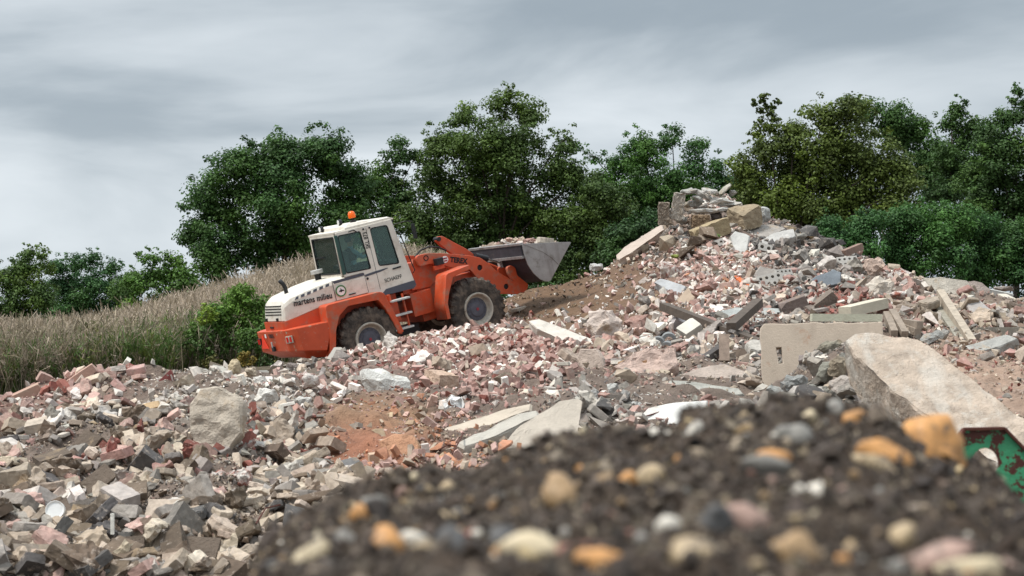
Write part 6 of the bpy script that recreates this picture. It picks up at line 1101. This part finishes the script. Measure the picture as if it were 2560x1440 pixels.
    ln = [(.47, 2.30), (.52, 2.35), (.80, 2.345), (1.25, 2.235), (1.52, 2.145), (1.90, 2.03), (2.20, 1.90), (2.38, 1.72), (2.58, 1.46), (3.02, 1.07), (3.24, .93), (3.18, .83), (2.98, .79), (2.47, .93), (2.20, 1.18), (1.96, 1.47), (1.84, 1.69), (1.64, 1.745), (1.40, 1.82), (1.05, 2.02), (.80, 2.08), (.50, 2.08)]
    for s in (-1, 1):
        ar = fin('lift_arm', xz([fillet(ln, .05, 3), circ(2.12, 1.67, .072)[::-1], circ(2.73, 1.05, .07)[::-1]], s*.56, .11, .008), M_orange, F=F)
        if s < 0:
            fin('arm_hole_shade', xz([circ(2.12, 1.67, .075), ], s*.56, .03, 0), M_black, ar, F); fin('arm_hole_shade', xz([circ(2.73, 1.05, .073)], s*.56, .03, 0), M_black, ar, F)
            text('TEREX', .175, side(1.58, -.622, 1.975, -19), M_black, ar, off=.007, F=F, sx=.92); fin('logo', xz([circ(1.22, 2.09, .085, 24)], -.62, .012, 0), M_whitepr, ar, F); fin('logo_mark', xz([[(1.16, 2.10), (1.28, 2.10), (1.28, 2.13), (1.16, 2.13)], [(1.18, 2.04), (1.27, 2.04), (1.27, 2.07), (1.18, 2.07)]], -.628, .012, 0), M_red, ar, F)
            fin('ring_mark', xz([circ(.72, 2.24, .07), circ(.72, 2.24, .05)[::-1]], -.62, .01, 0), M_black, ar, F)
    fin('arm_cross_tube', cyl(1.95, 0, 1.80, .11, 1.06, 'Y'), M_orange, F=F); hl = fin('headlight', boxes((.90, 1.10, -.76, -.60, 2.0, 2.17)), M_dark, F=F, bev=.012); fin('headlight_bracket', boxes((.84, 1.12, -.70, -.62, 1.90, 2.0)), M_orange, hl, F)
    hl = fin('headlight', boxes((.90, 1.10, .60, .76, 2.0, 2.17)), M_dark, F=F, bev=.012)
    lever = [(1.40, 2.545), (1.47, 2.63), (1.60, 2.625), (1.85, 2.42), (2.17, 2.17), (2.36, 1.98), (2.30, 1.83), (2.12, 1.80), (1.95, 1.98), (1.78, 2.10), (1.60, 2.30)]
    fin('bell_crank', xz([fillet(lever, .05, 3)], 0, .13, .01), M_orange, F=F); fin('bell_crank_pin', cyl(1.47, 0, 2.57, .055, .22, 'Y'), M_dark, F=F); fin('bell_crank_pin', cyl(1.95, -.12, 2.03, .035, .3, 'Y'), M_dark, F=F)
    fin('tilt_link', tubes(([(2.28, -.05, 1.90), (2.66, -.05, 1.66), (2.98, -.05, 1.46)], .05, 10)), M_orange, F=F); fin('tilt_cylinder', tubes(([(2.30, -.20, 1.95), (2.62, -.20, 1.80)], .075, 12)), M_dark, F=F); fin('hydraulic_rod', tubes(([(2.5, -.2, 1.86), (2.95, -.2, 1.62)], .03, 8)), M_chrome, F=F)
    fin('lift_cylinder', tubes(([(.75, -.28, 1.55), (1.95, -.28, 1.45)], .07, 12)), M_dark, F=F)
    fin('hydraulic_hose', tubes(([(.7, -.1, 2.3), (.9, -.1, 2.42), (1.15, -.1, 2.45), (1.4, -.1, 2.38), (1.6, -.1, 2.25)], .022, 7), ([(2.2, -.3, 1.62), (2.32, -.35, 1.80), (2.5, -.35, 1.72), (2.58, -.3, 1.45), (2.70, -.3, 1.25)], .022, 7), ([(.4, -.2, 2.2), (.2, -.25, 2.25), (.0, -.25, 2.05), (-.1, -.2, 1.8)], .022, 7), ([(.45, -.05, 2.2), (.25, -.05, 2.32), (.05, -.05, 2.1), (-.1, -.05, 1.8)], .022, 7), ([(2.1, .2, 2.0), (2.35, .2, 2.06), (2.6, .15, 1.9), (2.8, .1, 1.65)], .022, 7)), M_dark, F=F)
    for s in (-1, 1):
        P = [(.57, .74), (.59, 1.14), (.80, 1.76), (.86, 1.80), (1.48, 1.86), (1.50, 1.76), (.98, 1.68), (.76, 1.30), (.68, 1.10), (.67, .74)]; ff = fin('front_fender', xz([P], s*.99, .52, .008), M_orange, F=F)
    bk = [(2.87, 1.50), (2.99, 1.53), (3.10, 1.45), (3.11, 1.24), (3.36, .96), (3.31, .85), (3.16, .78), (3.03, .90), (2.96, 1.17), (2.88, 1.32)]
    path = [(3.04, 2.02), (3.05, 1.70), (3.10, 1.48), (3.19, 1.27), (3.33, 1.08), (3.48, .98), (3.60, .965), (4.40, 1.72)]
    def offs(P, t):
        o = []
        for i, p in enumerate(P):
            a_, b_ = Vector(P[max(i-1, 0)]), Vector(P[min(i+1, len(P)-1)]); d = (b_-a_).normalized(); o.append((p[0]-d.y*t, p[1]+d.x*t))
        return o
    bkt = fin('bucket', xz([fillet(path+offs(path, .035)[::-1], .0001, 1)], 0, 2.52, .0), M_bback, F=F)
    sp = [(3.03, 2.02), (3.03, 1.74), (3.07, 1.48), (3.17, 1.25), (3.32, 1.06), (3.48, .96), (3.60, .955), (4.42, 1.74), (4.38, 1.76)]
    for s in (-1, 1):
        fin('side_plate', xz([fillet(sp, .03, 2)], s*1.265, .03, .003), M_bucket, bkt, F)
        fin('cutting_side_edge', xz([[(3.06, 2.0), (3.30, 1.86), (3.55, 1.70), (3.75, 1.52), (3.93, 1.29), (4.41, 1.735), (4.36, 1.76)]], s*1.286, .012, 0), M_bucket, bkt, F)
    fin('rim_bar', boxes((2.97, 3.06, -1.27, 1.27, 1.99, 2.05)), M_bucket, bkt, F, bev=.008); fin('flange', boxes((2.96, 3.05, -1.24, 1.24, 1.66, 1.73)), M_bucket, bkt, F, bev=.006); fin('back_plate', boxes((2.985, 3.025, -1.24, 1.24, 1.73, 1.99)), M_bback, bkt, F)
    for s in (-1, 1): fin('hinge_plate', xz([fillet(bk, .04, 2)], s*.56+.0, .10, .006), M_orange, bkt, F)
    fin('hinge_plate', xz([fillet(bk, .04, 2)], -.10, .12, .006), M_orange, bkt, F); fin('shackle', boxes((2.95, 3.03, -.16, -.06, 1.48, 1.66)), M_step, bkt, F)
    # --- load in the bucket: loose pieces, each a thing of its own
    g = np.random.default_rng(5); BM_ = RM@F; cset = [('pink', PAL['pink']), ('beige', PAL['beige']), ('cream', PAL['lbeige']), ('grey', PAL['gwhite']), ('reddish', PAL['dpink'])]
    for i in range(230):
        lay = i/230; x = g.uniform(3.14, 4.26); y = g.uniform(-1.16, 1.16); top = 1.96-(x-3.05)*.20+.31*math.cos((x-3.72)*1.7)*(1-.55*(y/1.2)**2)-.03; z = top-.26*(1-lay)-.03
        k = g.choice(['chunk', 'slab', 'brick'], p=[.5, .3, .2]); s = {'chunk': g.uniform(.10, .28), 'slab': g.uniform(.16, .34), 'brick': .2}[k]; o = bpy.data.objects.new({'chunk': 'loaded_rubble_lump', 'slab': 'loaded_flat_stone', 'brick': 'loaded_brick'}[k], proto_mesh(k, int(g.integers(len(PROT[k]))))); col.objects.link(o); o.matrix_world = BM_@Matrix.Translation((x, y, z))@Euler((g.normal(0, .5), g.normal(0, .5), g.uniform(0, 6.3))).to_matrix().to_4x4()@Matrix.Diagonal((s, s, s, 1))
        cn_, c_ = cset[int(g.integers(5))]; o.color = (*jit(c_, 1, g)[0], 1); nn = {'chunk': 'lump', 'slab': 'flat piece', 'brick': 'brick fragment'}[k]; tag(o, f'{cn_} {nn} in the load of the raised loader bucket', {'chunk': 'rubble chunk', 'slab': 'flat stone', 'brick': 'brick'}[k], f'{cn_} {nn}s in the bucket load')
    P = RM@F@Matrix.Translation((3.85, -1.05, 1.92))@Euler((.2, .25, .5)).to_matrix().to_4x4(); V, Fc = PROT['slab'][3]; me = npmesh('slab_piece', V*np.array([.62, .6, .7]), Fc); o = link('flat_stone_piece', me, M_obj); o.matrix_world = P; o.color = (.50, .44, .36, 1); tag(o, 'largest cream plate hanging over the near edge of the loader bucket', 'flat stone')
    driver(RM)

def driver(RM):
    root = empty('person', M=RM@Matrix.Translation((.44, 0, 2.34))); tag(root, 'driver in a light blue shirt and dark vest sitting in the loader cab', 'person')
    # joints (x forward, z up) and radii; one continuous skinned surface
    J = dict(pel=((0, 0, .10), .15), bel=((.0, 0, .24), .14), che=((.03, 0, .44), .155), nek=((.05, 0, .585), .06), hd0=((.075, 0, .66), .075), hd1=((.085, 0, .735), .098), hd2=((.08, 0, .80), .080))
    E_ = [('pel', 'bel'), ('bel', 'che'), ('che', 'nek'), ('nek', 'hd0'), ('hd0', 'hd1'), ('hd1', 'hd2')]
    for s, n in ((-1, 'r'), (1, 'l')):
        J.update({'sh'+n: ((.03, s*.19, .50), .065), 'el'+n: ((.20, s*.27, .27), .048), 'wr'+n: ((.42, s*.20, .34), .032), 'pa'+n: ((.50, s*.18, .355), .030), 'hp'+n: ((.04, s*.11, .07), .095), 'kn'+n: ((.46, s*.15, .10), .068), 'an'+n: ((.62, s*.15, -.22), .045), 'to'+n: ((.78, s*.15, -.25), .035)})
        E_ += [('che', 'sh'+n), ('sh'+n, 'el'+n), ('el'+n, 'wr'+n), ('wr'+n, 'pa'+n), ('pel', 'hp'+n), ('hp'+n, 'kn'+n), ('kn'+n, 'an'+n), ('an'+n, 'to'+n)]
        for k in range(4):
            J[f'f{k}a'+n] = ((.555, s*.18+(k-1.5)*.019, .362), .0095); J[f'f{k}b'+n] = ((.585+.004*(k % 2), s*.18+(k-1.5)*.019, .335), .008); E_ += [('pa'+n, f'f{k}a'+n), (f'f{k}a'+n, f'f{k}b'+n)]
        J['ta'+n] = ((.50, s*.18-s*.045, .35), .011); J['tb'+n] = ((.535, s*.18-s*.055, .335), .009); E_ += [('pa'+n, 'ta'+n), ('ta'+n, 'tb'+n)]
    ks = list(J); bm = bmesh.new(); vs = {k: bm.verts.new(J[k][0]) for k in ks}
    for a, b in E_: bm.edges.new((vs[a], vs[b]))
    me = b2m('body', bm); t = bpy.data.objects.new('t', me); col.objects.link(t); md = t.modifiers.new('s', 'SKIN'); md.branch_smoothing = .6
    for i, k in enumerate(ks): me.skin_vertices[0].data[i].radius = (J[k][1], J[k][1]); me.skin_vertices[0].data[i].use_root = (k == 'pel')
    s2 = t.modifiers.new('u', 'SUBSURF'); s2.levels = 2; s2.render_levels = 2; dg = bpy.context.evaluated_depsgraph_get(); me2 = bpy.data.meshes.new_from_object(t.evaluated_get(dg)); bpy.data.objects.remove(t)
    me2.materials.clear()
    for m in (M_skin, M_shirt, M_trou): me2.materials.append(m)
    for p in me2.polygons:
        p.use_smooth = True; c = p.center
        if c.z > .585 or (c.x > .40 and c.z > .30): p.material_index = 0
        elif c.z > .16 and c.x < .43: p.material_index = 1
        else: p.material_index = 2
    body = bpy.data.objects.new('body', me2); col.objects.link(body); body.parent = root
    bm = bmesh.new(); bmesh.ops.create_uvsphere(bm, u_segments=16, v_segments=10, radius=.105, matrix=Matrix.Translation((.068, 0, .765))); bmesh.ops.delete(bm, geom=[v for v in bm.verts if v.co.z < .70 or (v.co.x > .13 and v.co.z < .80)], context='VERTS'); link('hair', b2m('hair', bm), M_hair, root)
    bm = bmesh.new(); bmesh.ops.create_uvsphere(bm, u_segments=16, v_segments=10, radius=1, matrix=Matrix.Translation((.005, 0, .37))@Matrix.Diagonal((.165, .185, .20, 1))); bmesh.ops.delete(bm, geom=[v for v in bm.verts if v.co.x > .13], context='VERTS'); link('vest', b2m('vest', bm), M_jack, root)
    bm = bmesh.new()
    for s in (-1, 1): bmesh.ops.create_icosphere(bm, subdivisions=2, radius=.011, matrix=Matrix.Translation((.172, s*.034, .742))); bmesh.ops.create_icosphere(bm, subdivisions=2, radius=.02, matrix=Matrix.Translation((.085, s*.10, .735))@Matrix.Diagonal((1, .4, 1.5, 1)))
    bmesh.ops.create_cone(bm, cap_ends=True, segments=8, radius1=.018, radius2=.006, depth=.05, matrix=Matrix.Translation((.182, 0, .722))@Matrix.Rotation(R_(20), 4, 'Y')); link('face', b2m('face', bm), M_skin, root)

# ------------------------------------------------------------------ build everything
heroes()
loader()
scatter()
build_soil()
green_bracket()
vegetation()
weeds()
